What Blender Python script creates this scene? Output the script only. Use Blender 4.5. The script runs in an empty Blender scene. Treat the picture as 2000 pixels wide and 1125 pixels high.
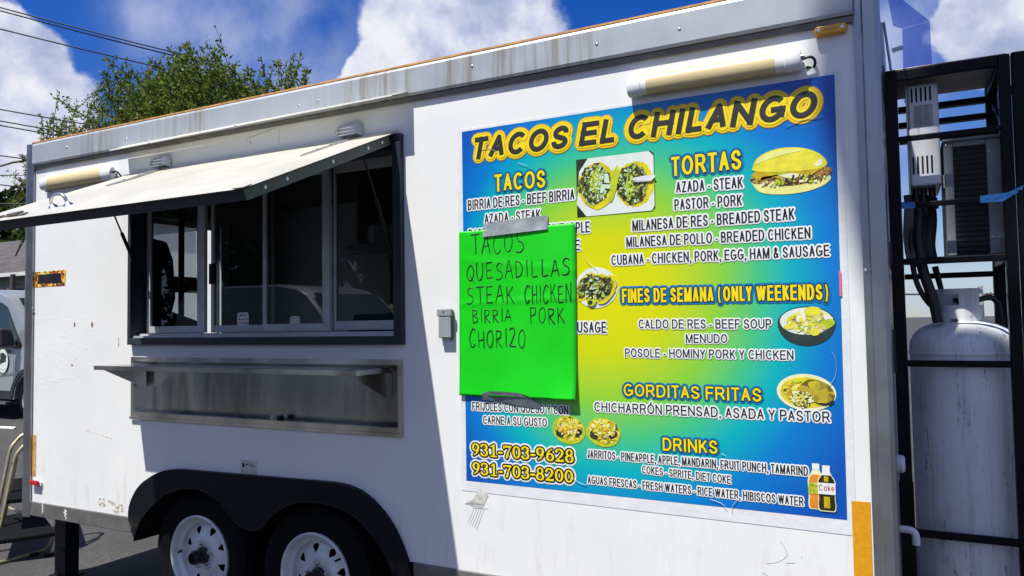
import bpy, bmesh, math, random
import numpy as np
from mathutils import Vector, Matrix
random.seed(7); rng = np.random.default_rng(7)
SC = bpy.context.scene
COL = SC.collection

# ------------------------------------------------------------------ camera
cam = bpy.data.cameras.new('camera'); cam_o = bpy.data.objects.new('camera', cam); COL.objects.link(cam_o)
cam.lens = 26.64; cam.sensor_width = 36; cam.clip_start = 0.05; cam.clip_end = 4000
Rv = Vector((0.886168, 0.463083, -0.01617)); Uv = Vector((0.035268, -0.032613, 0.998846)); Fv = Vector((-0.462021, 0.885715, 0.045233))
mw = Matrix(((Rv.x, Uv.x, -Fv.x, 0), (Rv.y, Uv.y, -Fv.y, -2.7942), (Rv.z, Uv.z, -Fv.z, 1.5972), (0, 0, 0, 1)))
cam_o.matrix_world = mw
SC.camera = cam_o
# ------------------------------------------------------------------ light
SUN_TRAVEL = Vector((0.44, 1.0, -2.42)).normalized()
sun = bpy.data.lights.new('sun', 'SUN'); sun.energy = 5.0; sun.angle = math.radians(0.5); sun.color = (1.0, 0.97, 0.89)
sun_o = bpy.data.objects.new('sun', sun); COL.objects.link(sun_o)
sun_o.rotation_euler = SUN_TRAVEL.to_track_quat('-Z', 'Y').to_euler(); sun_o.location = (-3, -8, 18)
VS = SC.view_settings
SC.display_settings.display_device = 'sRGB'
VS.view_transform = 'Standard'; VS.look = 'None'; VS.gamma = 1; VS.use_curve_mapping = False
VS.exposure = 0.60
SC.cycles.max_bounces = 8; SC.cycles.transparent_max_bounces = 12; SC.cycles.caustics_reflective = False; SC.cycles.caustics_refractive = False


def lin(c):
    c = c / 255.0
    return c / 12.92 if c <= 0.04045 else ((c + 0.055) / 1.055) ** 2.4


def rgb(r, g, b, k=1.0):
    return (lin(r) * k, lin(g) * k, lin(b) * k, 1)


class NT:
    """tiny node-tree writer"""
    def __init__(s, tree):
        s.t = tree; s.n = tree.nodes; s.l = tree.links

    def node(s, kind, **kw):
        n = s.n.new(kind)
        for k, v in kw.items():
            setattr(n, k, v)
        return n

    def put(s, sock, v):
        if hasattr(v, 'is_output') or isinstance(v, bpy.types.NodeSocket):
            s.l.new(v, sock)
        else:
            sock.default_value = v

    def math(s, op, a, b=0.0, c=None, clamp=False):
        n = s.node('ShaderNodeMath', operation=op, use_clamp=clamp)
        s.put(n.inputs[0], a); s.put(n.inputs[1], b)
        if c is not None:
            s.put(n.inputs[2], c)
        return n.outputs[0]

    def mix(s, fac, a, b):
        n = s.node('ShaderNodeMix', data_type='RGBA')
        s.put(n.inputs[0], fac); s.put(n.inputs[6], a); s.put(n.inputs[7], b)
        return n.outputs[2]

    def noise(s, vec, scale, detail=4, rough=0.55, dist=0.0, out=0):
        n = s.node('ShaderNodeTexNoise')
        n.inputs['Scale'].default_value = scale; n.inputs['Detail'].default_value = detail
        n.inputs['Roughness'].default_value = rough; n.inputs['Distortion'].default_value = dist
        if vec is not None:
            s.l.new(vec, n.inputs['Vector'])
        return n.outputs[out]

    def ramp(s, fac, stops, interp='LINEAR'):
        n = s.node('ShaderNodeValToRGB'); cr = n.color_ramp; cr.interpolation = interp
        while len(cr.elements) < len(stops):
            cr.elements.new(0.5)
        for e, (p, c) in zip(cr.elements, stops):
            e.position = p; e.color = c if len(c) == 4 else (*c, 1)
        s.l.new(fac, n.inputs[0])
        return n.outputs[0]

    def smooth(s, v, a, b):
        n = s.node('ShaderNodeMapRange', interpolation_type='SMOOTHSTEP')
        s.put(n.inputs[0], v); n.inputs[1].default_value = a; n.inputs[2].default_value = b
        return n.outputs[0]

    def objco(s, scale=None):
        tc = s.node('ShaderNodeTexCoord')
        if scale is None:
            return tc.outputs['Object']
        m = s.node('ShaderNodeMapping'); s.l.new(tc.outputs['Object'], m.inputs[0]); m.inputs['Scale'].default_value = scale
        return m.outputs[0]

    def xyz(s, vec):
        n = s.node('ShaderNodeSeparateXYZ'); s.l.new(vec, n.inputs[0])
        return n.outputs


# ------------------------------------------------------------------ sky
world = bpy.data.worlds.new('World'); SC.world = world; world.use_nodes = True
W = NT(world.node_tree); W.n.clear()
sky = W.node('ShaderNodeTexSky', sky_type='NISHITA'); sky.sun_disc = False
sky.sun_elevation = math.asin(-SUN_TRAVEL.z)
sky.sun_rotation = math.atan2(-SUN_TRAVEL.x, -SUN_TRAVEL.y)
sky.altitude = 100; sky.air_density = 1.0; sky.dust_density = 0.4; sky.ozone_density = 3.0
hs = W.node('ShaderNodeHueSaturation'); hs.inputs['Hue'].default_value = 0.525; hs.inputs['Saturation'].default_value = 1.46; hs.inputs['Value'].default_value = 1.0
W.l.new(sky.outputs[0], hs.inputs['Color'])
tc = W.node('ShaderNodeTexCoord'); D_ = tc.outputs['Generated']
warp = W.noise(D_, 8.0, 7, 0.55, out=1)
vm = W.node('ShaderNodeVectorMath', operation='MULTIPLY_ADD'); W.l.new(warp, vm.inputs[0]); vm.inputs[1].default_value = (0.11, 0.11, 0.11)
vadd = W.node('ShaderNodeVectorMath', operation='ADD'); W.l.new(D_, vadd.inputs[0]); vadd.inputs[1].default_value = (-0.055, -0.055, -0.055)
W.l.new(vadd.outputs[0], vm.inputs[2])
DW = vm.outputs[0]


def lobes(lst, soft):
    acc = None
    for d, r in lst:
        dist = W.node('ShaderNodeVectorMath', operation='DISTANCE'); W.l.new(DW, dist.inputs[0]); dist.inputs[1].default_value = d
        m = W.smooth(dist.outputs['Value'], r * (1 + soft), r * (1 - soft))
        acc = m if acc is None else W.math('MAXIMUM', acc, m)
    return acc


cum = lobes([((-0.502, 0.792, 0.347), .106), ((-0.450, 0.818, 0.359), .082), ((-0.562, 0.767, 0.311), .064), ((-0.418, 0.827, 0.375), .045),
             ((-0.53, 0.80, 0.27), .08),
             ((-0.840, 0.472, 0.268), .066), ((-0.823, 0.506, 0.257), .048), ((-0.849, 0.488, 0.200), .072), ((-0.870, 0.474, 0.13), .035),
             ((0.101, 0.945, 0.312), .071)], 0.09)
thin = lobes([((-0.699, 0.615, 0.363), .095), ((-0.652, 0.673, 0.349), .075), ((-0.733, 0.573, 0.367), .04), ((-0.616, 0.687, 0.385), .036), ((-0.65, 0.70, 0.29), .06),
              ((0.040, 0.945, 0.324), .075), ((0.013, 0.963, 0.271), .075), ((0.051, 0.99, 0.10), .16), ((0.06, 0.97, 0.22), .17)], 0.7)
n1 = W.noise(D_, 8.0, 8, 0.5)
n2 = W.noise(D_, 3.2, 7, 0.6)
n3 = W.noise(D_, 20.0, 8, 0.6)
elsewhere = W.math('MULTIPLY', W.smooth(n2, 0.40, 0.54), W.smooth(W.xyz(D_)[1], 0.25, -0.1))  # unseen cloud cover behind the camera, added to whiten the ambient light
thin_m = W.math('MULTIPLY', thin, W.smooth(n1, 0.28, 0.68))
thin_m = W.math('MULTIPLY', thin_m, 0.80)
mask = W.math('MAXIMUM', W.math('MAXIMUM', cum, elsewhere), thin_m)
shade = W.math('ADD', W.math('MULTIPLY', n1, 0.62), W.math('MULTIPLY', n3, 0.38))
ccol = W.ramp(W.smooth(shade, 0.36, 0.62), [(0.0, (2.9, 3.5, 5.2)), (0.5, (5.0, 5.4, 6.9)), (1.0, (7.4, 7.5, 8.0))])
tcol = W.mix(W.smooth(n1, 0.35, 0.75), (2.5, 3.3, 5.6, 1), (4.4, 5.0, 6.8, 1))
selc = W.mix(W.smooth(cum, 0.2, 0.9), tcol, ccol)
skyc = W.mix(mask, hs.outputs[0], selc)
bg = W.node('ShaderNodeBackground'); W.l.new(skyc, bg.inputs[0]); bg.inputs[1].default_value = 0.078
wo = W.node('ShaderNodeOutputWorld'); W.l.new(bg.outputs[0], wo.inputs[0])

# ------------------------------------------------------------------ materials
MATS = {}


def mat(name, base, rough=0.5, metal=0.0, var=None, bump=None, spec=0.5, trans=None, stretch=None):
    """plain procedural material: base colour with noise variation and a noise bump"""
    if name in MATS:
        return MATS[name]
    m = bpy.data.materials.new(name); m.use_nodes = True; T = NT(m.node_tree)
    p = T.n['Principled BSDF']
    if len(base) == 3:
        base = (*base, 1)
    p.inputs['Roughness'].default_value = rough; p.inputs['Metallic'].default_value = metal
    p.inputs['Specular IOR Level'].default_value = spec
    p.inputs['Base Color'].default_value = base
    co = T.objco(stretch)
    if var:
        sc, amt = var
        f = T.noise(co, sc, 5, 0.6)
        lo = tuple(c * (1 - amt) for c in base[:3]) + (1,); hi = tuple(min(1, c * (1 + amt)) for c in base[:3]) + (1,)
        T.l.new(T.mix(T.smooth(f, 0.3, 0.7), lo, hi), p.inputs['Base Color'])
        T.l.new(T.math('MULTIPLY_ADD', f, 0.25, rough - 0.12, clamp=True), p.inputs['Roughness'])
    if bump:
        b = T.node('ShaderNodeBump'); b.inputs['Strength'].default_value = bump[1]; b.inputs['Distance'].default_value = 0.02
        T.l.new(T.noise(co, bump[0], 5), b.inputs['Height']); T.l.new(b.outputs[0], p.inputs['Normal'])
    MATS[name] = m
    return m


def custom(name):
    m = bpy.data.materials.new(name); m.use_nodes = True; MATS[name] = m
    T = NT(m.node_tree)
    return m, T, T.n['Principled BSDF']


WALLK = 0.80
# white trailer skin: faint waves, dents towards the rear, small grime
m_wall, T, p = custom('white_panel')
co = T.objco(); X, Y, Z = T.xyz(co)
f = T.noise(co, 2.2, 5); g = T.noise(T.objco((3, 1, 0.6)), 6, 6, 0.65)
c = T.mix(T.smooth(f, .3, .7), (.78, .79, .78, 1), (.83, .83, .81, 1))
low = T.math('MULTIPLY', T.smooth(Z, 1.1, .55), T.smooth(g, .5, .75))
c = T.mix(T.math('MULTIPLY', low, .45), c, (.52, .47, .38, 1))
sp = T.node('ShaderNodeTexVoronoi'); sp.inputs['Scale'].default_value = 7.0; T.l.new(co, sp.inputs['Vector'])
speck = T.math('MULTIPLY', T.smooth(sp.outputs['Distance'], .035, .015), T.smooth(T.noise(co, 1.5, 2), .50, .6))
c = T.mix(T.math('MULTIPLY', speck, .7), c, (.22, .17, .12, 1))
T.l.new(c, p.inputs['Base Color']); p.inputs['Roughness'].default_value = .33
b1 = T.node('ShaderNodeBump'); b1.inputs['Strength'].default_value = .10; b1.inputs['Distance'].default_value = .03; T.l.new(T.noise(co, 3.0, 2), b1.inputs['Height'])
reg = T.math('MULTIPLY', T.smooth(X, -4.1, -4.4), T.math('MULTIPLY', T.smooth(Z, 1.22, 1.32), T.smooth(Z, 1.75, 1.6)))
wv = T.noise(T.objco((1.6, 1, 7.0)), 1.3, 3, .5, 1.2)
ridge = T.math('ABSOLUTE', T.math('SUBTRACT', T.math('FRACT', T.math('MULTIPLY', wv, 5.0)), .5))
b2 = T.node('ShaderNodeBump'); b2.inputs['Strength'].default_value = .05; b2.inputs['Distance'].default_value = .02
T.l.new(T.math('MULTIPLY', T.smooth(ridge, .16, .0), reg), b2.inputs['Height']); T.l.new(b1.outputs[0], b2.inputs['Normal'])
T.l.new(b2.outputs[0], p.inputs['Normal'])

# aluminium fascia with rain stains
m_fascia, T, p = custom('weathered_aluminium')
co = T.objco(); st = T.noise(T.objco((9, 1, .35)), 2.2, 6, .7); area = T.noise(T.objco((1.1, 1, .1)), 1.6, 2, .5)
k = T.math('MULTIPLY', T.smooth(st, .42, .62), T.smooth(area, .42, .58))
c = T.mix(T.smooth(T.noise(co, 5, 4), .3, .7), (.37, .40, .44, 1), (.42, .45, .49, 1))
c = T.mix(T.math('MULTIPLY', k, .85), c, (.235, .21, .175, 1))
T.l.new(c, p.inputs['Base Color']); p.inputs['Metallic'].default_value = .25; p.inputs['Roughness'].default_value = .5
b1 = T.node('ShaderNodeBump'); b1.inputs['Strength'].default_value = .12; b1.inputs['Distance'].default_value = .02; T.l.new(T.noise(co, 4, 3), b1.inputs['Height']); T.l.new(b1.outputs[0], p.inputs['Normal'])

M = dict(
    trim=mat('aluminium_trim', (.33, .34, .36), .34, .9, (6, .10), (3, .06)),
    trim_dark=mat('grey_rail', (.17, .165, .16), .5, .4, (8, .2)),
    orange_edge=mat('orange_edge', (.55, .27, .08), .6, 0, (20, .25)),
    underside=mat('flange_underside', (.74, .72, .66), .4, 0, (4, .05)),
    frame=mat('dark_anodized', (.030, .038, .046), .45, .1, (9, .15), None, .3),
    olive=mat('flap_edge', (.085, .095, .085), .5, .2, (9, .15)),
    sash=mat('sash_aluminium', (.50, .53, .56), .42, .2, (8, .1)),
    cream=mat('cream_skin', (.465, .45, .395), .38, 0, (2.5, .07), (3, .08)),
    steel=mat('stainless', (.44, .42, .39), .26, 1.0, None, (2, .03)),
    steel_back=mat('stainless_back', (.25, .255, .25), .24, 1.0, None, (1.3, .06)),
    chrome=mat('chrome', (.60, .60, .60), .30, 1.0, (12, .1)),
    black=mat('black_paint', (.006, .007, .009), .45, 0, (12, .3), None, .2),
    fender=mat('fender_plastic', (.009, .011, .013), .45, 0, (7, .35), (40, .05)),
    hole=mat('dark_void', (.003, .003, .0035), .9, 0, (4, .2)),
    tyre=mat('tyre_rubber', (.004, .0045, .0055), .8, 0, (14, .4), (60, .2), .12),
    rimwhite=mat('rim_white', (.62, .64, .66), .35, .1, (9, .12)),
    hub=mat('hub_black', (.02, .02, .022), .35, .3, (20, .3)),
    plastic=mat('white_plastic', (.74, .75, .77), .35, 0, (9, .04)),
    tube=mat('yellowed_tube', (.62, .50, .27), .28, 0, (5, .08), None, .5, None, (.5, 4, 4)),
    amber=mat('amber_lens', (.80, .37, .012), .25, 0, (30, .12)),
    red=mat('red_lens', (.45, .012, .02), .2, 0, (30, .15)),
    grey=mat('grey_box', (.27, .30, .30), .5, 0, (14, .08)),
    grey_dark=mat('grey_box_dark', (.10, .12, .12), .6, 0, (14, .1)),
    rust=mat('rust_mark', (.20, .07, .04), .8, 0, (60, .5)),
    peel=mat('peeled_tape', (.60, .58, .53), .45, 0, (40, .2)),
    tan=mat('tan_mark', (.5, .42, .28), .7, 0, (40, .25)),
    conspic=mat('orange_tape', (.72, .32, .008), .35, 0, (60, .08), (350, .15)),
    conspic_old=mat('old_orange_tape', (.60, .33, .10), .4, 0, (25, .35)),
    ink=mat('ink', (.012, .013, .02), .5, 0, (30, .2)),
    rack=mat('rack_paint', (.0035, .0045, .0065), .4, 0, (8, .4), (60, .05), .12),
    bluetape=mat('blue_tape', (.03, .20, .55), .55, 0, (30, .2), (50, .3)),
    ply=mat('ply_sheet', (.46, .43, .37), .5, 0, (6, .12)),
    duct=mat('duct_tape', (.22, .25, .27), .45, .15, (18, .22), (14, .15)),
    heater=mat('heater_white', (.58, .59, .62), .3, .1, (6, .05)),
    label_grey=mat('rating_label', (.42, .42, .40), .5, 0, (30, .15)),
    acgrey=mat('condenser_grey', (.23, .245, .255), .5, 0, (9, .12)),
    hose=mat('black_hose', (.012, .012, .013), .5, 0, (20, .3)),
    gold=mat('gold_tube', (.46, .40, .24), .32, .55, (14, .2)),
    ribbed=mat('ribbed_tread', (.016, .018, .018), .6, 0, (12, .3)),
    vanpaint=mat('van_silver', (.34, .37, .40), .28, .45, (2, .06)),
    vandark=mat('van_plastic', (.02, .022, .025), .5, 0, (10, .25)),
    vanglass=mat('van_glass', (.012, .02, .02), .05, 0, None, None, .6),
    roof=mat('brown_shingles', (.062, .054, .052), .85, 0, (2.2, .35), (30, .5)),
    gutter=mat('gutter_white', (.62, .62, .60), .5, 0, (6, .08)),
    siding=mat('pale_siding', (.30, .34, .33), .7, 0, (3, .12)),
    bark=mat('bark', (.085, .065, .05), .9, 0, (10, .35), (25, .6)),
    wood=mat('pole_wood', (.10, .075, .055), .9, 0, (8, .4), (30, .5)),
    concrete=mat('pole_concrete', (.33, .32, .30), .8, 0, (6, .15)),
    cable=mat('cable', (.012, .012, .014), .6, 0, (5, .2)),
    litter=mat('litter_paper', (.60, .60, .56), .7, 0, (12, .15)),
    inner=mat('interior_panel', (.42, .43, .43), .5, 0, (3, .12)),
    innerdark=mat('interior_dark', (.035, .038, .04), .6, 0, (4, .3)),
    brown=mat('brown_carton', (.16, .09, .05), .8, 0, (6, .2)),
)


def brushed(name, base, rough, wave):
    m, T, p = custom(name)
    a = T.noise(T.objco((.6, 1, 60)), 5, 4, .6); w = T.noise(T.objco((2.2, 1, .5)), 1.4, 3, .5)
    p.inputs['Metallic'].default_value = 1.0
    T.l.new(T.mix(T.smooth(w, .35, .65), tuple(c * .62 for c in base) + (1,), tuple(c * 1.35 for c in base) + (1,)), p.inputs['Base Color'])
    T.l.new(T.math('MULTIPLY_ADD', a, .10, rough), p.inputs['Roughness'])
    b = T.node('ShaderNodeBump'); b.inputs['Strength'].default_value = wave; b.inputs['Distance'].default_value = .06
    T.l.new(w, b.inputs['Height']); c = T.node('ShaderNodeBump'); c.inputs['Strength'].default_value = .012; c.inputs['Distance'].default_value = .01
    T.l.new(a, c.inputs['Height']); T.l.new(b.outputs[0], c.inputs['Normal']); T.l.new(c.outputs[0], p.inputs['Normal'])
    return m


def ridged(name, base, axis, freq, depth=.02, rough=.6):
    m, T, p = custom(name)
    s = T.xyz(T.objco())[axis]
    w = T.math('FRACT', T.math('MULTIPLY', s, freq))
    b = T.node('ShaderNodeBump'); b.inputs['Strength'].default_value = .9; b.inputs['Distance'].default_value = depth
    T.l.new(T.smooth(w, 0, .35), b.inputs['Height']); T.l.new(b.outputs[0], p.inputs['Normal'])
    f = T.noise(T.objco(), 4, 5)
    T.l.new(T.mix(f, tuple(c * .75 for c in base) + (1,), tuple(c * 1.2 for c in base) + (1,)), p.inputs['Base Color'])
    p.inputs['Roughness'].default_value = rough
    return m


M['siding'] = ridged('lap_siding', (.30, .34, .33), 2, 6.0, .03, .7)
M['ribbed'] = ridged('ribbed_rubber', (.005, .0055, .006), 0, 55, .006, .9); M['ribbed'].node_tree.nodes['Principled BSDF'].inputs['Specular IOR Level'].default_value = .1
M['coil'] = ridged('coil_fins', (.004, .0045, .0055), 2, 52, .004, .7)

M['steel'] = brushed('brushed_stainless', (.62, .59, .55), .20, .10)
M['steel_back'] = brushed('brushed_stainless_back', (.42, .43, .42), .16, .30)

m_f, T, p = custom('dusty_fender')
X, Y, Z = T.xyz(T.objco()); n_ = T.noise(T.objco(), 14, 6, .7)
dirt = T.math('MULTIPLY', T.smooth(Z, .62, .42), T.smooth(n_, .42, .62))
T.l.new(T.mix(T.math('MULTIPLY', dirt, .8), (.0045, .0065, .009, 1), (.09, .07, .05, 1)), p.inputs['Base Color']); p.inputs['Roughness'].default_value = .5; p.inputs['Specular IOR Level'].default_value = .14
M['fender'] = m_f
# scratched white paint of the gas cylinder
m_tank, T, p = custom('scratched_cylinder_paint')
co = T.objco(); a = T.noise(T.objco((16, 16, 1.6)), 2.2, 7, .7); b = T.noise(co, 38, 5, .7); d = T.noise(co, 3, 4)
sc = T.math('MULTIPLY', T.smooth(a, .55, .64), T.smooth(b, .40, .6))
c = T.mix(T.smooth(d, .3, .7), (.62, .65, .67, 1), (.76, .78, .79, 1))
c = T.mix(T.math('MULTIPLY', sc, .75), c, (.10, .10, .11, 1))
c = T.mix(T.math('MULTIPLY', T.smooth(T.noise(T.objco((9, 9, .7)), 3, 7, .75), .45, .72), .5), c, (.30, .31, .33, 1))
T.l.new(c, p.inputs['Base Color']); p.inputs['Roughness'].default_value = .42
M['tank'] = m_tank

# asphalt
m_asph, T, p = custom('asphalt')
co = T.objco(); v = T.node('ShaderNodeTexVoronoi'); v.inputs['Scale'].default_value = 90; T.l.new(co, v.inputs['Vector'])
c = T.mix(v.outputs['Color'], (.016, .0165, .018, 1), (.085, .08, .075, 1))
c = T.mix(T.smooth(T.noise(co, .7, 6, .6), .35, .7), c, (.032, .032, .033, 1))
T.l.new(c, p.inputs['Base Color']); p.inputs['Roughness'].default_value = .85
b1 = T.node('ShaderNodeBump'); b1.inputs['Strength'].default_value = .6; b1.inputs['Distance'].default_value = .01; T.l.new(T.noise(co, 120, 4), b1.inputs['Height']); T.l.new(b1.outputs[0], p.inputs['Normal'])
M['asphalt'] = m_asph


def leafmat(name, dark, light, yellow):
    m, T, p = custom(name); T.n.remove(p)
    geo = T.node('ShaderNodeNewGeometry')
    c = T.ramp(geo.outputs['Random Per Island'], [(0, dark), (.6, light), (.9, light), (1, yellow)])
    df = T.node('ShaderNodeBsdfPrincipled'); T.l.new(c, df.inputs['Base Color']); df.inputs['Roughness'].default_value = .45; df.inputs['Specular IOR Level'].default_value = .12
    tr = T.node('ShaderNodeBsdfTranslucent'); T.l.new(c, tr.inputs['Color'])
    mx = T.node('ShaderNodeMixShader'); mx.inputs[0].default_value = .35; T.l.new(df.outputs[0], mx.inputs[1]); T.l.new(tr.outputs[0], mx.inputs[2])
    T.l.new(mx.outputs[0], T.n['Material Output'].inputs['Surface'])
    return m


M['leaf'] = leafmat('leaf_green', (.034, .080, .016), (.145, .195, .024), (.30, .30, .05))
M['leaf_far'] = leafmat('leaf_dark_green', (.014, .035, .010), (.045, .075, .018), (.10, .12, .03))


def glass(name, tint, ior=1.45, fixed=None):
    m, T, p = custom(name); T.n.remove(p)
    tr = T.node('ShaderNodeBsdfTransparent'); tr.inputs[0].default_value = (*tint, 1)
    gl = T.node('ShaderNodeBsdfGlossy'); gl.inputs['Roughness'].default_value = .01
    fr = T.node('ShaderNodeFresnel'); fr.inputs['IOR'].default_value = ior
    mx = T.node('ShaderNodeMixShader'); T.put(mx.inputs[0], fr.outputs[0] if fixed is None else fixed); T.l.new(tr.outputs[0], mx.inputs[1]); T.l.new(gl.outputs[0], mx.inputs[2])
    T.l.new(mx.outputs[0], T.n['Material Output'].inputs['Surface'])
    return m


M['glass'] = glass('tinted_window_glass', (.52, .60, .62), 1.62)
M['bluesheet'] = glass('blue_acrylic', (.54, .61, .86), 1.25, .05)


def screenmat():
    m, T, p = custom('grey_screen_mesh'); T.n.remove(p)
    df = T.node('ShaderNodeBsdfDiffuse'); df.inputs[0].default_value = (.32, .33, .33, 1)
    tl = T.node('ShaderNodeBsdfTranslucent'); tl.inputs[0].default_value = (.78, .78, .76, 1)
    tr = T.node('ShaderNodeBsdfTransparent')
    x, y, z = T.xyz(T.objco())
    w = T.math('MULTIPLY', T.math('FRACT', T.math('MULTIPLY', y, 90)), T.math('FRACT', T.math('MULTIPLY', z, 90)))
    a = T.node('ShaderNodeMixShader'); a.inputs[0].default_value = .6; T.l.new(df.outputs[0], a.inputs[1]); T.l.new(tl.outputs[0], a.inputs[2])
    b = T.node('ShaderNodeMixShader'); T.l.new(T.math('MULTIPLY_ADD', w, .18, .76, clamp=True), b.inputs[0]); T.l.new(tr.outputs[0], b.inputs[1]); T.l.new(a.outputs[0], b.inputs[2])
    T.l.new(b.outputs[0], T.n['Material Output'].inputs['Surface'])
    return m


M['screen'] = screenmat()


# printed colours: albedo whose sunlit look is the given display colour
def ink(name, r, g, b, var=.0):
    c = rgb(r, g, b, .92)
    return mat(name, c, .32, 0, (25, var) if var else None)


P_ = dict(
    yellow=ink('print_yellow', 250, 225, 20, .04), black=ink('print_black', 28, 28, 36), white=ink('print_white', 240, 242, 240),
    charcoal=ink('print_charcoal', 56, 55, 48), orange=ink('print_orange', 240, 165, 20), dullgold=ink('print_dull_gold', 200, 150, 60), blueglow=ink('print_blue', 10, 120, 180),
    plate=ink('print_plate', 228, 236, 226, .05), bun=ink('print_bun', 235, 225, 60, .12), bun_pale=ink('print_bun_pale', 238, 236, 140, .08), meat=None,
    lime=ink('print_lime', 190, 205, 40, .15), tort=ink('print_tortilla', 225, 210, 30, .18), bowl=ink('print_bowl', 45, 62, 55, .2), onion=ink('print_onion', 205, 232, 200, .08),
    dark=ink('print_dark', 50, 55, 35, .4), soda=ink('print_soda', 225, 140, 50, .15), cola=ink('print_cola', 45, 42, 22, .4), gold=ink('print_gold', 200, 175, 20, .2),
    red=ink('print_red', 190, 50, 40), pink=ink('print_pink', 250, 110, 130, .1), cream=ink('print_cream', 240, 240, 190, .06))


def choppy(name, scale, cols):
    m, T, p = custom(name)
    v = T.node('ShaderNodeTexVoronoi'); v.inputs['Scale'].default_value = scale
    co = T.objco(); w = T.noise(co, scale * .6, 3, .6, out=1)
    a = T.node('ShaderNodeVectorMath', operation='MULTIPLY_ADD'); T.l.new(w, a.inputs[0]); a.inputs[1].default_value = (.02, .02, .02); T.l.new(co, a.inputs[2])
    T.l.new(a.outputs[0], v.inputs['Vector'])
    r = T.xyz(v.outputs['Color'])[0]
    stops = [(i / len(cols), rgb(*c, .92)) for i, c in enumerate(cols)]
    T.l.new(T.ramp(r, stops, 'CONSTANT'), p.inputs['Base Color']); p.inputs['Roughness'].default_value = .35
    return m


P_['filling'] = choppy('print_filling', 95, [(62, 66, 36), (78, 88, 42), (110, 125, 50), (52, 52, 34), (160, 172, 75), (86, 76, 46), (175, 195, 110), (66, 74, 40)])
P_['meat'] = choppy('print_meat', 120, [(120, 88, 40), (85, 60, 30), (165, 120, 55), (60, 45, 28), (190, 160, 70), (140, 100, 45)])
P_['shred'] = choppy('print_shredded', 110, [(225, 215, 60), (200, 160, 40), (240, 235, 120), (95, 95, 30), (215, 190, 50), (235, 225, 90), (150, 140, 40)])
P_['salsa'] = choppy('print_salsa', 150, [(165, 190, 35), (190, 205, 60), (140, 170, 30), (215, 225, 120)])
P_['soup'] = choppy('print_soup', 60, [(232, 238, 215), (235, 225, 90), (215, 205, 110), (240, 242, 225), (170, 165, 70), (238, 230, 150), (225, 215, 60)])
P_['gordi'] = choppy('print_gordita', 45, [(205, 190, 40), (160, 145, 40), (190, 170, 50), (110, 100, 35)])
P_['stripe'] = choppy('print_hologram', 70, [(240, 190, 60), (140, 70, 20), (200, 120, 20), (90, 50, 20), (250, 220, 110), (170, 90, 30)])

# banner backing: printed colour field, yellow heart to blue rim
m_ban, T, p = custom('banner_print')
X, Y, Z = T.xyz(T.objco())
u = T.math('SUBTRACT', X, -1.07); w = T.math('SUBTRACT', Z, 1.72)
wx = T.math('MULTIPLY_ADD', T.math('GREATER_THAN', u, 0), .80 - .62, .62)
wz = T.math('MULTIPLY_ADD', T.math('GREATER_THAN', w, 0), .70 - .80, .80)
un = T.math('POWER', T.math('ABSOLUTE', T.math('DIVIDE', u, wx)), 2.4)
wn = T.math('POWER', T.math('ABSOLUTE', T.math('DIVIDE', w, wz)), 2.1)
rr = T.math('POWER', T.math('ADD', un, wn), .44)
K = .92
c = T.ramp(T.math('MULTIPLY', rr, .73), [(0, rgb(232, 225, 0, K)), (.24, rgb(214, 220, 8, K)), (.42, rgb(140, 212, 60, K)), (.54, rgb(70, 200, 130, K)), (.64, rgb(0, 180, 188, K)),
                                        (.77, rgb(0, 125, 205, K)), (.95, rgb(8, 84, 182, K))])
T.l.new(c, p.inputs['Base Color']); p.inputs['Roughness'].default_value = .28
b1 = T.node('ShaderNodeBump'); b1.inputs['Strength'].default_value = .10; b1.inputs['Distance'].default_value = .015; T.l.new(T.noise(T.objco(), 7, 4), b1.inputs['Height']); T.l.new(b1.outputs[0], p.inputs['Normal'])
M['banner'] = m_ban
M['border'] = mat('banner_margin', (.74, .75, .76), .3, 0, (12, .05), (14, .12))
M['poster'] = mat('fluorescent_green', rgb(3, 208, 12, .95), .5, 0, (3, .06), (2.2, .22))
M['marker'] = mat('marker_ink', rgb(14, 62, 22, .9), .5, 0, (60, .25))


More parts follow.
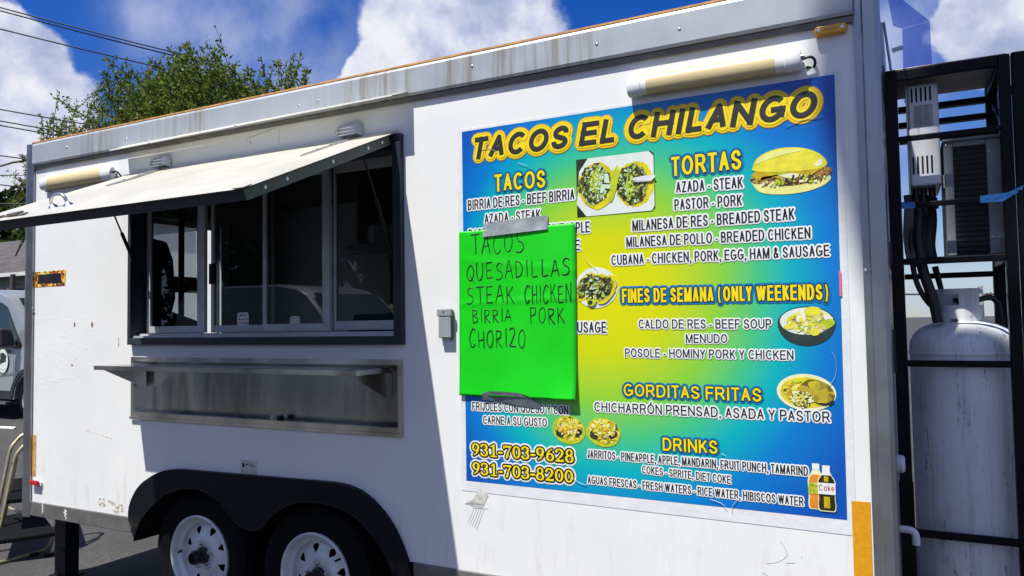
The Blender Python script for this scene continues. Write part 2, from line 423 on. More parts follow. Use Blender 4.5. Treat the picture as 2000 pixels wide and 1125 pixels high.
# ------------------------------------------------------------------ mesh builder
class B:
    def __init__(s):
        s.v = []; s.f = []; s.m = []

    def add(s, vs, fs, m=0):
        o = len(s.v); s.v += [tuple(v) for v in vs]
        for f in fs:
            s.f.append([i + o for i in f]); s.m.append(m)
        return s

    def box(s, x0, x1, y0, y1, z0, z1, m=0):
        v = [(x, y, z) for x in (x0, x1) for y in (y0, y1) for z in (z0, z1)]
        return s.add(v, [(0, 1, 3, 2), (4, 6, 7, 5), (0, 4, 5, 1), (2, 3, 7, 6), (0, 2, 6, 4), (1, 5, 7, 3)], m)

    def hexa(s, p, m=0):
        """8 corners: bottom ring 0-3, top ring 4-7"""
        return s.add(p, [(0, 3, 2, 1), (4, 5, 6, 7), (0, 1, 5, 4), (1, 2, 6, 5), (2, 3, 7, 6), (3, 0, 4, 7)], m)

    def beam(s, a, b, w, h, up=(0, 0, 1), m=0):
        a = Vector(a); b = Vector(b); d = (b - a).normalized(); sd = d.cross(Vector(up)).normalized() * (w / 2); u = sd.cross(d).normalized() * (h / 2)
        r = lambda c: [c - sd - u, c + sd - u, c + sd + u, c - sd + u]
        return s.hexa(r(a) + r(b), m)

    def prism(s, pts, axis, lo, hi, m=0):
        def mk(p, t):
            return (t, p[0], p[1]) if axis == 'x' else (p[0], t, p[1]) if axis == 'y' else (p[0], p[1], t)
        n = len(pts)
        v = [mk(p, lo) for p in pts] + [mk(p, hi) for p in pts]
        return s.add(v, [list(range(n)), list(range(2 * n - 1, n - 1, -1))] + [(i, (i + 1) % n, n + (i + 1) % n, n + i) for i in range(n)], m)

    def tube(s, pts, r, n=10, m=0, closed=False, caps=True):
        pts = [Vector(p) for p in pts]; N = len(pts); rs = r if isinstance(r, (list, tuple)) else [r] * N
        ref = None; vs = []
        for i, p in enumerate(pts):
            if closed:
                d = pts[(i + 1) % N] - pts[i - 1]
            else:
                d = pts[min(i + 1, N - 1)] - pts[max(i - 1, 0)]
            d.normalize()
            if ref is None:
                ref = d.orthogonal().normalized()
            ref = (ref - d * ref.dot(d)).normalized(); q = d.cross(ref)
            vs += [p + (ref * math.cos(2 * math.pi * k / n) + q * math.sin(2 * math.pi * k / n)) * rs[i] for k in range(n)]
        fs = []
        for i in range(N if closed else N - 1):
            j = (i + 1) % N
            fs += [(i * n + k, i * n + (k + 1) % n, j * n + (k + 1) % n, j * n + k) for k in range(n)]
        if caps and not closed:
            fs += [list(range(n - 1, -1, -1)), list(range((N - 1) * n, N * n))]
        return s.add(vs, fs, m)

    def lathe(s, c, axis, prof, n=32, m=0, close=False):
        """prof: (radius, height along axis)"""
        ax = Vector(axis).normalized(); e = ax.orthogonal().normalized(); q = ax.cross(e); c = Vector(c); vs = []
        for r, h in prof:
            vs += [c + ax * h + (e * math.cos(2 * math.pi * k / n) + q * math.sin(2 * math.pi * k / n)) * max(r, 1e-5) for k in range(n)]
        N = len(prof); fs = []
        for i in range(N if close else N - 1):
            j = (i + 1) % N
            fs += [(i * n + k, i * n + (k + 1) % n, j * n + (k + 1) % n, j * n + k) for k in range(n)]
        return s.add(vs, fs, m)

    def disc(s, c, rx, rz, y, n=40, m=0, jit=0.0, rot=0.0, a0=0, a1=360):
        """flat printed patch facing -y"""
        vs = [(c[0], y, c[1])]; cs, sn = math.cos(rot), math.sin(rot); full = (a1 - a0) >= 360
        for k in range(n if full else n + 1):
            a = math.radians(a0 + (a1 - a0) * k / n); j = 1 + random.uniform(-jit, jit)
            x, z = rx * math.cos(a) * j, rz * math.sin(a) * j
            vs.append((c[0] + x * cs - z * sn, y, c[1] + x * sn + z * cs))
        K = len(vs) - 1
        return s.add(vs, [(0, 1 + k, 1 + (k + 1) % K) for k in range(K if full else K - 1)], m)

    def ribbon(s, pts, r, y, t, m=0, closed=False, butt=False):
        """flat stroke with a hair-high ridge on a plane facing -y; pts in (x, z)"""
        P = [Vector(p) for p in pts]; q = [P[0]]
        R = list(r) if isinstance(r, (list, tuple)) else [r] * len(P); Rq = [R[0]]
        for p_, r_ in zip(P[1:], R[1:]):
            if (p_ - q[-1]).length > 1e-6:
                q.append(p_); Rq.append(r_)
        if closed and len(q) > 2 and (q[0] - q[-1]).length < 1e-6:
            q.pop(); Rq.pop()
        N = len(q)
        if N < 2:
            return s
        vs = []; fs = []
        for i in range(N if closed else N - 1):
            a, b = q[i], q[(i + 1) % N]; ra, rb = Rq[i], Rq[(i + 1) % N]
            d = (b - a).normalized(); nrm = Vector((-d.y, d.x)); o = len(vs)
            vs += [(a.x + nrm.x * ra, y, a.y + nrm.y * ra), (a.x, y - t, a.y), (a.x - nrm.x * ra, y, a.y - nrm.y * ra),
                   (b.x + nrm.x * rb, y, b.y + nrm.y * rb), (b.x, y - t, b.y), (b.x - nrm.x * rb, y, b.y - nrm.y * rb)]
            fs += [(o, o + 1, o + 4, o + 3), (o + 1, o + 2, o + 5, o + 4)]
        for i in range(N):
            p_, rr_ = q[i], Rq[i]
            if closed or 0 < i < N - 1:
                d0 = (q[i] - q[i - 1]).normalized(); d1 = (q[(i + 1) % N] - q[i]).normalized()
                cr = d0.x * d1.y - d0.y * d1.x; ang = math.atan2(cr, d0.dot(d1))
                if abs(ang) < .02:
                    continue
                sgn = -1 if cr > 0 else 1
                base = math.atan2(d0.x * sgn, -d0.y * sgn); st = max(1, int(abs(ang) / .5) + 1); A = [base + ang * k / st for k in range(st + 1)]
            elif butt:
                continue
            else:
                d0 = (q[1] - q[0]) if i == 0 else (q[-2] - q[-1]); base = math.atan2(d0.y, d0.x) + math.pi / 2; A = [base + math.pi * k / 5 for k in range(6)]
            o = len(vs); vs.append((p_.x, y - t, p_.y)); vs += [(p_.x + rr_ * math.cos(a), y, p_.y + rr_ * math.sin(a)) for a in A]
            fs += [(o, o + 1 + k, o + 2 + k) for k in range(len(A) - 1)]
        return s.add(vs, fs, m)

    def build(s, name, mats, parent=None, smooth=None, bevel=0.0, recalc=True):
        me = bpy.data.meshes.new(name); me.from_pydata([tuple(v) for v in s.v], [], s.f)
        for m_ in (mats if isinstance(mats, (list, tuple)) else [mats]):
            me.materials.append(M[m_] if isinstance(m_, str) else m_)
        me.polygons.foreach_set('material_index', s.m)
        if recalc:
            bm = bmesh.new(); bm.from_mesh(me); bmesh.ops.recalc_face_normals(bm, faces=bm.faces); bm.to_mesh(me); bm.free()
        if smooth is not None:
            me.polygons.foreach_set('use_smooth', [True] * len(me.polygons)); me.set_sharp_from_angle(angle=math.radians(smooth))
        me.update()
        o = bpy.data.objects.new(name, me); COL.objects.link(o)
        if bevel:
            b = o.modifiers.new('bevel', 'BEVEL'); b.width = bevel; b.segments = 2; b.limit_method = 'ANGLE'; b.angle_limit = math.radians(40)
        if parent is not None:
            attach(o, parent)
        return o


def attach(o, parent):
    o.parent = parent
    if parent.type == 'EMPTY':
        o.matrix_parent_inverse = Matrix.Translation(parent.location).inverted()


def thing(name, loc, label, cat, group=None):
    o = bpy.data.objects.new(name, None); COL.objects.link(o); o.location = loc; o.empty_display_size = .1
    return tag(o, label, cat, group)


def tag(o, label=None, cat=None, group=None, kind=None):
    if label: o['label'] = label
    if cat: o['category'] = cat
    if group: o['group'] = group
    if kind: o['kind'] = kind
    return o


def catmull(pts, n=6):
    P = [Vector(p) for p in pts]; out = []
    for i in range(len(P) - 1):
        a, b, c, d = P[max(i - 1, 0)], P[i], P[i + 1], P[min(i + 2, len(P) - 1)]
        for k in range(n):
            t = k / n
            out.append(.5 * ((2 * b) + (c - a) * t + (2 * a - 5 * b + 4 * c - d) * t * t + (3 * b - a - 3 * c + d) * t ** 3))
    out.append(P[-1])
    return out


GZ = 0.04
# ------------------------------------------------------------------ setting
g = B(); g.add([(-900, -900, GZ), (900, -900, GZ), (900, 900, GZ), (-900, 900, GZ)], [(0, 1, 2, 3)])
tag(g.build('ground', 'asphalt'), kind='structure')

# ------------------------------------------------------------------ trailer
TX0, TX1, TY1 = -4.88, -0.055, 2.12
ZB, ZF, ZR = 0.55, 2.62, 2.755
WX0, WX1, WZ0, WZ1 = -3.874, -2.004, 1.51, 2.455          # window opening
SX0, SX1, SZ0, SZ1 = -3.866, -2.02, 1.112, 1.434          # folding shelf recess
trailer = thing('food_trailer', (-2.45, 1.0, GZ), 'white food trailer with raised awning, fold down steel shelf and two wheels on one side', 'food trailer')

FO = [(-3.80, .44), (-3.855, .558), (-3.843, .629), (-3.80, .700), (-3.745, .752), (-3.645, .806), (-3.56, .835), (-3.463, .848), (-2.9, .857), (-2.42, .866), (-2.33, .862), (-2.248, .843), (-2.18, .808), (-2.119, .759), (-2.072, .71), (-2.036, .656), (-2.0, .59), (-1.975, .49), (-1.97, .42)]
FI = [(-3.80, .44), (-3.777, .507), (-3.736, .57), (-3.66, .643), (-3.563, .709), (-3.47, .745), (-3.388, .76), (-3.30, .765), (-3.212, .749), (-3.14, .715), (-3.086, .67), (-3.035, .63), (-2.993, .609), (-2.95, .597), (-2.905, .594), (-2.865, .605), (-2.836, .625), (-2.781, .676), (-2.73, .715), (-2.685, .739), (-2.62, .76), (-2.561, .767), (-2.45, .772), (-2.353, .759), (-2.29, .74), (-2.235, .713), (-2.157, .649), (-2.10, .58), (-2.062, .51), (-2.045, .42)]
# side panel with openings, assembled from strips that butt end to end
b = B(); T1 = .03
xs = [TX0 + .02, WX0, WX1, TX1 - .01]
b.box(xs[0], WX0, 0, T1, .9, ZR - .01); b.box(WX1, xs[3], 0, T1, .9, ZR - .01)
b.box(WX0, WX1, 0, T1, WZ1, ZR - .01); b.box(WX0, SX0, 0, T1, .9, WZ0); b.box(SX1, WX1, 0, T1, .9, WZ0)
b.box(SX0, SX1, 0, T1, SZ1, WZ0); b.box(SX0, SX1, 0, T1, .9, SZ0)
b.box(xs[0], -3.84, 0, T1, ZB, .9); b.box(-1.99, xs[3], 0, T1, ZB, .9); FC = [(-2.92 + (x + 2.92) * .985, z - .012) for x, z in FO if -3.83 < x < -1.99 and z > .6]; b.prism([(-3.84, .9), (-3.84, .62)] + FC + [(-1.99, .56), (-1.99, .9)], 'y', 0, T1)
side = b.build('side_panel', m_wall, trailer)
b = B(); b.box(TX1 - .03, TX1, T1, TY1, ZB, ZR - .01); b.build('front_wall', m_wall, trailer)
DY0, DY1, DZ1 = .80, 1.44, 2.36
b = B(); b.box(TX0, TX0 + .03, .0, DY0, ZB, ZR - .01); b.box(TX0, TX0 + .03, DY1, TY1, ZB, ZR - .01); b.box(TX0, TX0 + .03, DY0, DY1, DZ1, ZR - .01); b.build('rear_wall', ['inner'], trailer)
b = B(); b.box(TX0 + .03, TX1 - .03, TY1 - .03, TY1, ZB, ZR - .01); b.build('far_wall', m_wall, trailer)
b = B(); b.box(TX0, TX1, .0, TY1, ZR - .01, ZR + .004); b.build('roof', 'trim', trailer)
b = B(); b.box(TX0 + .03, -3.85, T1, .44, ZB + .01, ZB + .05); b.box(-1.98, TX1 - .03, T1, .44, ZB + .01, ZB + .05); b.box(TX0 + .03, TX1 - .03, .44, TY1 - .03, ZB + .01, ZB + .05)
b.build('floor', 'innerdark', trailer)
# roof fascia, its folded lower lip and the orange edge strip on top
b = B(); b.prism([(-.004, ZF), (-.022, ZF + .001), (-.026, ZF + .012), (-.026, ZR - .012), (-.020, ZR), (-.004, ZR)], 'x', TX0 + .082, TX1 - .075)
b.build('roof_fascia', m_fascia, trailer)
b = B(); b.box(TX0 + .06, TX1 - .02, -.016, .03, ZR + .006, ZR + .014); b.build('roof_edge_strip', 'orange_edge', trailer)
b = B(); b.prism([(-.002, ZF - .022), (-.012, ZF - .022), (-.016, ZF - .003), (-.002, ZF - .003)], 'x', TX0 + .082, TX1 - .075); b.build('seam_strip', 'trim_dark', trailer)
# corner posts
b = B(); b.prism([(TX0, -.004), (TX0 + .006, -.016), (TX0 + .03, -.02), (TX0 + .052, -.012), (TX0 + .078, -.012), (TX0 + .078, -.003), (TX0 + .03, -.003), (TX0 - .004, .03), (TX0 - .014, .03)], 'z', .455, ZR + .004)
b.build('corner_post', 'trim', trailer, smooth=30)
b = B(); b.prism([(TX1 - .073, -.003), (TX1 - .073, -.010), (TX1 - .052, -.012), (TX1 - .046, -.020), (TX1 - .012, -.020), (TX1 + .002, -.008), (TX1 + .004, .16), (TX1 + .001, .16), (TX1 - .002, -.002)], 'z', .44, ZR + .03)
b.build('corner_post', 'trim', trailer, smooth=30)
# bottom rail in two lengths
for xa_, xb_ in ((TX0 + .07, -3.86), (-1.965, TX1 - .07)):
    B().box(xa_, xb_, -.010, .04, ZB - .085, ZB).build('bottom_rail', 'trim_dark', trailer, bevel=.004)
for x, z in ((-4.67, .52), (-4.45, .505)):
    b = B(); pts = [(x + random.uniform(-.012, .012), z - .028 + .008 * k) for k in range(8)]
    b.ribbon(pts, [random.uniform(.002, .007) for _ in pts], -.0105, .001); b.build('sealant_smear', 'plastic', trailer)
# chassis beams under the floor
b = B()
for y in (.44, 1.85):
    b.box(TX0 + .1, TX1 - .1, y, y + .05, ZB - .13, ZB - .01)
for x in (-4.6, -3.9, -1.9, -1.1, -.3):
    b.box(x, x + .05, .49, 1.85, ZB - .11, ZB - .012)
b.build('chassis', 'black', trailer)
# drip flange over the window
fl = B(); x0, x1 = -3.93, -1.985
fl.hexa([(x0, -.028, 2.629), (x1 + .03, -.028, 2.638), (x1, -.1, 2.608), (x0, -.1, 2.596), (x0, -.028, 2.632), (x1 + .03, -.028, 2.641), (x1, -.1, 2.611), (x0, -.1, 2.599)])
fl.hexa([(x0, -.104, 2.593), (x1, -.104, 2.605), (x1, -.1005, 2.605), (x0, -.1005, 2.593), (x0, -.104, 2.600), (x1, -.104, 2.612), (x1, -.1005, 2.612), (x0, -.1005, 2.600)])
fl.build('drip_flange', 'underside', trailer)
# screws on the fascia and rivets on the wall
def screw(x, z, y, r, parent, m='chrome'):
    return B().lathe((x, y, z), (0, -1, 0), [(r, 0), (r, r * .3), (r * .6, r * .55), (0, r * .6)], 10).build('screw', m, parent, smooth=60)
for x in (-4.45, -3.9, -2.6, -2.48, -1.62, -1.05, -.72):
    screw(x, 2.69 + random.uniform(-.02, .02), -.025, .0065, trailer)
for x in (-3.6, -2.95, -2.2):
    screw(x, 2.603, -.1045, .005, trailer)
screw(-.128, 2.60, -.004, .010, trailer, 'trim'); screw(-.12, 1.75, -.012, .007, trailer); screw(-4.80, 1.73, -.012, .006, trailer)

# ---- service window
WY = .08
fr = B(); t = .042
def rect_frame(bb, x0, x1, z0, z1, t, y0, y1, m=0):
    bb.box(x0, x1, y0, y1, z0, z0 + t, m); bb.box(x0, x1, y0, y1, z1 - t, z1, m); bb.box(x0, x0 + t, y0, y1, z0 + t, z1 - t, m); bb.box(x1 - t, x1, y0, y1, z0 + t, z1 - t, m)
fr.box(WX0 - .004, WX1 + .004, -.028, .01, WZ0 - .004, WZ0 + .034); fr.box(WX0 - .004, WX1 + .004, -.028, .01, WZ1 - .035, WZ1 + .004)
fr.box(WX0 - .004, WX0 + .022, -.028, .01, WZ0 + .034, WZ1 - .035); fr.box(WX1 - .042, WX1 + .004, -.028, .01, WZ0 + .034, WZ1 - .035)
fr.box(WX0 + .001, WX0 + .018, .0102, .12, WZ0 + .02, WZ1 - .02); fr.box(WX1 - .03, WX1 - .001, .0102, .12, WZ0 + .02, WZ1 - .02)
fr.box(WX0 + .018, WX1 - .03, .0102, .12, WZ0 + .012, WZ0 + .030); fr.box(WX0 + .018, WX1 - .03, .0102, .12, WZ1 - .06, WZ1 - .02)
win = fr.build('service_window', 'frame', trailer, bevel=.003)
b = B(); b.box(WX0 + .03, WX1 - .045, -.012, .075, WZ0 + .0345, WZ0 + .045); b.box(WX0 + .04, WX1 - .045, .02, .04, WZ0 + .0452, WZ0 + .056); b.build('window_track', 'sash', win)
def sash(x0, x1, z0, z1, y, sl, sr, tb=.038, tt=.04):
    s = B(); s.box(x0, x1, y, y + .022, z0, z0 + tb); s.box(x0, x1, y, y + .022, z1 - tt, z1)
    s.box(x0, x0 + sl, y, y + .022, z0 + tb, z1 - tt); s.box(x1 - sr, x1, y, y + .022, z0 + tb, z1 - tt)
    o = s.build('sash', 'sash', win, bevel=.002)
    pb = B(); pb.add([(x0 + sl, y + .011, z0 + tb), (x1 - sr, y + .011, z0 + tb), (x1 - sr, y + .011, z1 - tt), (x0 + sl, y + .011, z1 - tt)], [(0, 1, 2, 3)]); pb.build('glass_pane', 'glass', win, recalc=False)
SZA, SZB = WZ0 + .058, WZ1 - .06
sash(-3.835, -3.365, SZA, SZB, .062, .03, .055)
sash(-3.345, -2.882, SZA, SZB, .088, .02, .022)
sash(-2.938, -2.495, SZA, SZB, .064, .022, .045, .04, .05)
sash(-2.49, -2.05, SZA + .004, SZB, .090, .012, .012, .045, .05)
b = B(); b.box(-2.918, -2.905, .052, .0635, 2.05, 2.10); b.build('sash_latch', 'sash', win)
b = B(); b.box(-3.345, -3.31, .087 - .012, .0875, 1.83, 1.94); b.build('sash_handle', 'black', win)
# payment stickers on the glass
for x0, x1, z0, z1, y in ((-3.150, -3.066, 1.602, 1.672, .092), (-2.755, -2.690, 1.600, 1.645, .069)):
    s = B(); s.prism([(x0 + .008, z0), (x1 - .008, z0), (x1, z0 + .008), (x1, z1 - .008), (x1 - .008, z1), (x0 + .008, z1), (x0, z1 - .008), (x0, z0 + .008)], 'y', y, y + .001, 0)
    w_, h_ = x1 - x0, z1 - z0
    s.box(x0 + w_ * .25, x0 + w_ * .37, y - .0008, y - .0002, z0 + h_ * .72, z0 + h_ * .86, 1); s.box(x0 + w_ * .42, x0 + w_ * .75, y - .0008, y - .0002, z0 + h_ * .76, z0 + h_ * .82, 1)
    for i, q in enumerate((.12, .36, .60, .82)):
        s.box(x0 + w_ * q, x0 + w_ * (q + .10), y - .0008, y - .0002, z0 + h_ * .14, z0 + h_ * .26, (2, 3, 4, 1)[i]); s.box(x0 + w_ * q, x0 + w_ * (q + .12), y - .0008, y - .0002, z0 + h_ * .44, z0 + h_ * .52, 1)
    s.build('payment_sticker', ['plastic', 'ink', P_['orange'], P_['red'], P_['blueglow']], win)

# ---- inside of the trailer, seen through the glass
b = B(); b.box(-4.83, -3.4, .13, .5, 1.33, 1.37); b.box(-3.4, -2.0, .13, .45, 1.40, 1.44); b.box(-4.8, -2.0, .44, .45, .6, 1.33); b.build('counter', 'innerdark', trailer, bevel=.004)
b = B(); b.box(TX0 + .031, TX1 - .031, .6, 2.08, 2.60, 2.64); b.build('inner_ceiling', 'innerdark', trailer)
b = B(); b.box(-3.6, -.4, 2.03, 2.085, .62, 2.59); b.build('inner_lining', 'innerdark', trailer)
b = B(); xq = TX0 + .036; b.add([(xq, DY0 - .02, .7), (xq, 1.24, .7), (xq, 1.24, DZ1), (xq, DY0 - .02, DZ1)], [(0, 1, 2, 3)])
scr = b.build('screen_door', 'screen', trailer)
b = B(); b.box(TX0 + .042, TX0 + .06, DY0 - .05, DY0 - .021, .6, 2.4); b.box(TX0 + .042, TX0 + .06, DY1 + .021, DY1 + .10, .6, 2.4); b.box(TX0 + .042, TX0 + .055, 1.24, 1.30, .6, 2.36); b.box(TX0 + .042, TX0 + .06, DY0 - .05, DY1 + .1, 2.4, 2.44); b.build('door_jamb', 'plastic', scr)
b = B(); b.box(TX0 + .042, TX0 + .046, 1.02, 1.32, 1.86, 1.98); b.build('door_sticker', [P_['stripe']], scr)
b = B(); b.box(-5.66, TX0 - .004, 1.462, 1.49, .62, 2.38); b.build('rear_door', 'plastic', trailer, bevel=.004)
b = B(); b.tube([(-4.5, .83, .62), (-4.5, .83, 2.6)], .020, 12); b.build('pole', 'black', trailer, smooth=40)
b = B(); b.prism([(.50, 1.62), (.69, 1.66), (.73, 1.80), (.71, 2.06), (.66, 2.18), (.52, 2.20)], 'x', -4.55, -4.42); b.build('apron', 'innerdark', trailer, bevel=.02)
b = B(); b.prism([(.36, 1.05), (.36, 1.735), (.40, 1.735), (.74, 1.63), (.74, 1.05)], 'x', -4.22, -4.19); b.build('splash_guard', 'innerdark', trailer)
b = B(); b.box(-3.55, -2.0, 1.45, 1.95, 2.14, 2.165)
for x in (-3.5, -2.1):
    b.box(x, x + .02, 1.50, 1.9, 2.165, 2.6)
for k in range(9):
    b.tube([(-3.5 + k * .18, 1.46, 2.10), (-3.32 + k * .18, 1.46, 2.10)], .006, 6)
shelf_in = b.build('storage_shelf', 'sash', trailer)
for x, w_, h_, mm in ((-3.3, .30, .16, 'plastic'), (-2.75, .22, .2, 'brown'), (-2.4, .24, .15, 'plastic')):
    s = B(); s.lathe((x, 1.62, 2.168), (0, 0, 1), [(.0, 0), (w_ * .42, 0), (w_ * .5, h_ * .2), (w_ * .48, h_ * .8), (w_ * .35, h_), (0, h_ * 1.02)], 14)
    o = s.build('storage_tub', mm, None, smooth=40)
    tag(o, {'brown': 'dark brown rounded tub on the shelf inside the trailer', 'plastic': 'wide white plastic tub on the left of the inside shelf' if x < -3 else 'smaller white plastic tub right of the brown one on the inside shelf'}[mm], 'tub', 'tubs on the shelf behind the glass')
b = B(); b.box(-2.95, -2.2, .75, 1.3, .62, 1.62); b.box(-2.93, -2.22, .77, 1.28, 1.62, 1.66); b.build('fryer_cabinet', 'innerdark', trailer, bevel=.01)

# ---- awning flap
ha = Vector((-.05, 2.452)); hb = Vector((-.893, 2.083)); dn = (hb - ha).normalized(); nn = Vector((-dn.y, dn.x))
if nn.y < 0: nn = -nn
AX0, AX1 = -3.885, -2.05
def fp(x, s_, h):                                   # point on the flap: x, distance from hinge, height above underside
    q = ha + dn * s_ + nn * h
    return (x, q.x, q.y)
L_ = (hb - ha).length
b = B(); NX, NS = 24, 10; vs = []; fs = []
for i in range(NX + 1):
    for j in range(NS + 1):
        xx = AX0 - .018 + (AX1 - AX0 + .036) * i / NX; ss = -.035 + (L_ + .05) * j / NS
        wv_ = .0025 * math.sin(i * .9 + j * .5) * math.sin(j * .8) * (1 if 0 < j < NS and 0 < i < NX else 0)
        vs.append(fp(xx, ss, wv_))
for i in range(NX):
    for j in range(NS):
        a = i * (NS + 1) + j; fs.append((a, a + 1, a + NS + 2, a + NS + 1))
b.add(vs, fs); o0 = len(b.v)
b.add([fp(x, s_, -.004) for x in (AX0 - .018, AX1 + .018) for s_ in (-.035, L_ + .015)], [(0, 1, 3, 2)])
awning = b.build('awning', 'cream', trailer, smooth=50)
b = B()
def fbox(bb, x0, x1, s0, s1, h0, h1, m=0):
    bb.hexa([fp(x0, s0, h0), fp(x1, s0, h0), fp(x1, s1, h0), fp(x0, s1, h0), fp(x0, s0, h1), fp(x1, s0, h1), fp(x1, s1, h1), fp(x0, s1, h1)], m)
fbox(b, AX0, AX1, L_ - .03, L_, -.046, -.0045); fbox(b, AX0, AX1, .0, .03, -.046, -.0045)
fbox(b, AX0, AX0 + .03, .03, L_ - .03, -.046, -.0045)
for k in (.33, .66):
    fbox(b, AX0 + (AX1 - AX0) * k - .015, AX0 + (AX1 - AX0) * k + .015, .03, L_ - .03, -.04, -.0045)
b.build('awning_frame', 'frame', awning, bevel=.002)
b = B(); fbox(b, AX1 - .03, AX1, .0302, L_ - .0302, -.046, -.0045); fbox(b, AX1 + .0004, AX1 + .003, .0, L_, -.047, -.002); b.build('awning_side_rail', 'olive', awning, bevel=.001)
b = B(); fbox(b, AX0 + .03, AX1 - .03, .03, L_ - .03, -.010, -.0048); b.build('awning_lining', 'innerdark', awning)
for s_ in (.06, .17, .42, .70, .82):
    q = fp(AX1 + .0032, s_, -.024)
    B().lathe(q, (1, 0, 0), [(.008, 0), (.008, .002), (.004, .004), (0, .004)], 12).build('bolt', 'chrome', awning, smooth=50)
# thin trim lip along the rear edge of the flap, corner caps
b = B(); fbox(b, AX0 - .018, AX1 + .02, -.03, -.012, .0035, .006); b.build('edge_trim', 'cream', awning)
for q_ in ((AX1 - .03, AX1 + .022, L_ - .028, L_ + .018, .002, .006), (AX1 - .04, AX1 + .03, -.045, -.02, .003, .008)):
    b = B(); fbox(b, *q_); b.build('corner_cap', 'cream', awning, bevel=.001)
# hinges: chrome barrel on the wall, strap on the flap
for x in (-2.30, -3.62):
    b = B(); zc = 2.508
    b.box(x - .055, x + .055, -.012, -.002, zc - .03, zc + .025)
    for dz in (0, .016, -.016):
        b.tube([(x - .05, -.028, zc + dz), (x + .05, -.028, zc + dz)], .0095, 12)
    b.hexa([(x + .05, -.05, zc - .018), (x + .072, -.012, zc - .03), (x + .072, -.004, zc - .03), (x + .05, -.01, zc - .018), (x + .05, -.05, zc + .018), (x + .072, -.012, zc + .026), (x + .072, -.004, zc + .026), (x + .05, -.01, zc + .018)])
    b.tube([(x - .075, -.03, zc - .004), (x - .05, -.028, zc)], [.004, .014], 10)
    fbox(b, x - .028, x + .028, -.02, .05, .0005, .008); fbox(b, x - .024, x + .024, .045, .26, .001, .005)
    b.hexa([fp(x - .024, .26, .001), fp(x + .024, .26, .001), fp(x + .006, .31, .001), fp(x - .006, .31, .001), fp(x - .024, .26, .005), fp(x + .024, .26, .005), fp(x + .006, .31, .005), fp(x - .006, .31, .005)])
    h = b.build('hinge', 'chrome', awning, smooth=35)
    for s_ in (.10, .20):
        B().lathe(fp(x, s_, .005), (0, nn.x, nn.y), [(.007, 0), (.006, .004), (0, .005)], 8).build('bolt', 'chrome', h, smooth=60)
# pull handle and latch strap
def on_flap_px(x, s_, h): return fp(x, s_, h)
hx, hs_ = -3.33, .76
pts = [fp(hx - .055, hs_, .0), fp(hx - .052, hs_, .03), fp(hx - .035, hs_ - .004, .047), fp(hx, hs_ - .006, .052), fp(hx + .035, hs_ - .004, .047), fp(hx + .052, hs_, .03), fp(hx + .055, hs_, .0)]
b = B(); b.tube(catmull(pts, 5), .0075, 10); b.lathe(pts[0], (0, nn.x, nn.y), [(.022, 0), (.018, .006), (.008, .014)], 14); b.lathe(pts[-1], (0, nn.x, nn.y), [(.022, 0), (.018, .006), (.008, .014)], 14)
b.build('handle', 'chrome', awning, smooth=50)
b = B(); fbox(b, -3.60, -3.43, L_ - .075, L_ - .045, .002, .008); fbox(b, -3.54, -3.47, L_ - .08, L_ - .04, .008, .016); fbox(b, -3.60, -3.585, L_ - .06, L_ + .012, .003, .012); b.build('latch', 'trim_dark', awning, bevel=.002)
# gas struts
for x, a, c in ((-2.075, (-2.075, -.205, 2.352), (-2.075, .018, 1.905)), (-3.835, (-3.835, -.205, 2.352), (-3.835, .045, 1.84))):
    a, c = Vector(a), Vector(c); mid = a.lerp(c, .44)
    b = B(); b.tube([a, mid], .0045, 8); b.tube([mid, mid.lerp(c, .03), c], [.0085, .0095, .0095], 10); b.tube([c - Vector((0, .0, .0)), c + Vector((-.02 if x > -3 else -.012, 0, 0))], .008, 8)
    b.box(a.x - .006, a.x + .024, a.y - .014, a.y + .014, a.z - .006, a.z + .018)
    b.build('gas_strut', 'black', awning, smooth=40)

# ---- folding shelf and its recess
b = B(); rect_frame(b, SX0 - .004, SX1 + .004, SZ0 - .004, SZ1 + .004, .024, -.008, .012)
b.box(SX0, SX0 + .006, .012, .075, SZ0, SZ1); b.box(SX1 - .006, SX1, .012, .075, SZ0, SZ1); b.box(SX0 + .006, SX1 - .006, .012, .075, SZ0, SZ0 + .006); b.box(SX0 + .006, SX1 - .006, .012, .075, SZ1 - .006, SZ1)
rec = b.build('shelf_recess', 'steel', trailer)
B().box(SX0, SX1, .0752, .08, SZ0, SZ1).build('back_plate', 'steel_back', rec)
b = B(); b.box(SX0 - .006, SX1 + .006, -.014, -.0085, SZ0 - .018, SZ0 - .004); b.build('recess_lip', 'steel', rec)
for x in (-2.84, -2.79):
    b = B(); b.box(x - .012, x + .012, .03, .05, SZ0 + .012, SZ0 + .038); b.box(x - .008, x + .008, .022, .03, SZ0 + .02, SZ0 + .03); b.build('catch', 'chrome' if x < -2.8 else 'black', rec)
b = B(); zz = 1.398; HX0, HX1 = -3.852, -2.09
b.box(HX0, HX1, -.233, .02, zz, zz + .004); b.box(HX0, HX1, -.236, -.2332, zz - .018, zz + .004); b.box(HX0 - .003, HX0 - .0002, -.236, .0, zz - .018, zz + .004); b.box(HX1 + .0002, HX1 + .003, -.236, .0, zz - .018, zz + .004)
shelf = b.build('serving_shelf', 'steel', trailer)
for x in (HX0 + .03, HX1 - .06):
    b = B(); b.prism([(-.20, zz - .002), (-.20, zz - .022), (.05, zz - .14), (.05, zz - .002)], 'x', x, x + .004); b.box(x - .02, x, -.20, .04, zz - .006, zz - .002); b.build('bracket', 'steel', shelf)
b = B(); b.box(HX1 - .07, HX1 - .055, -.2, .06, zz - .03, zz - .019); b.build('support_arm', 'steel', shelf)

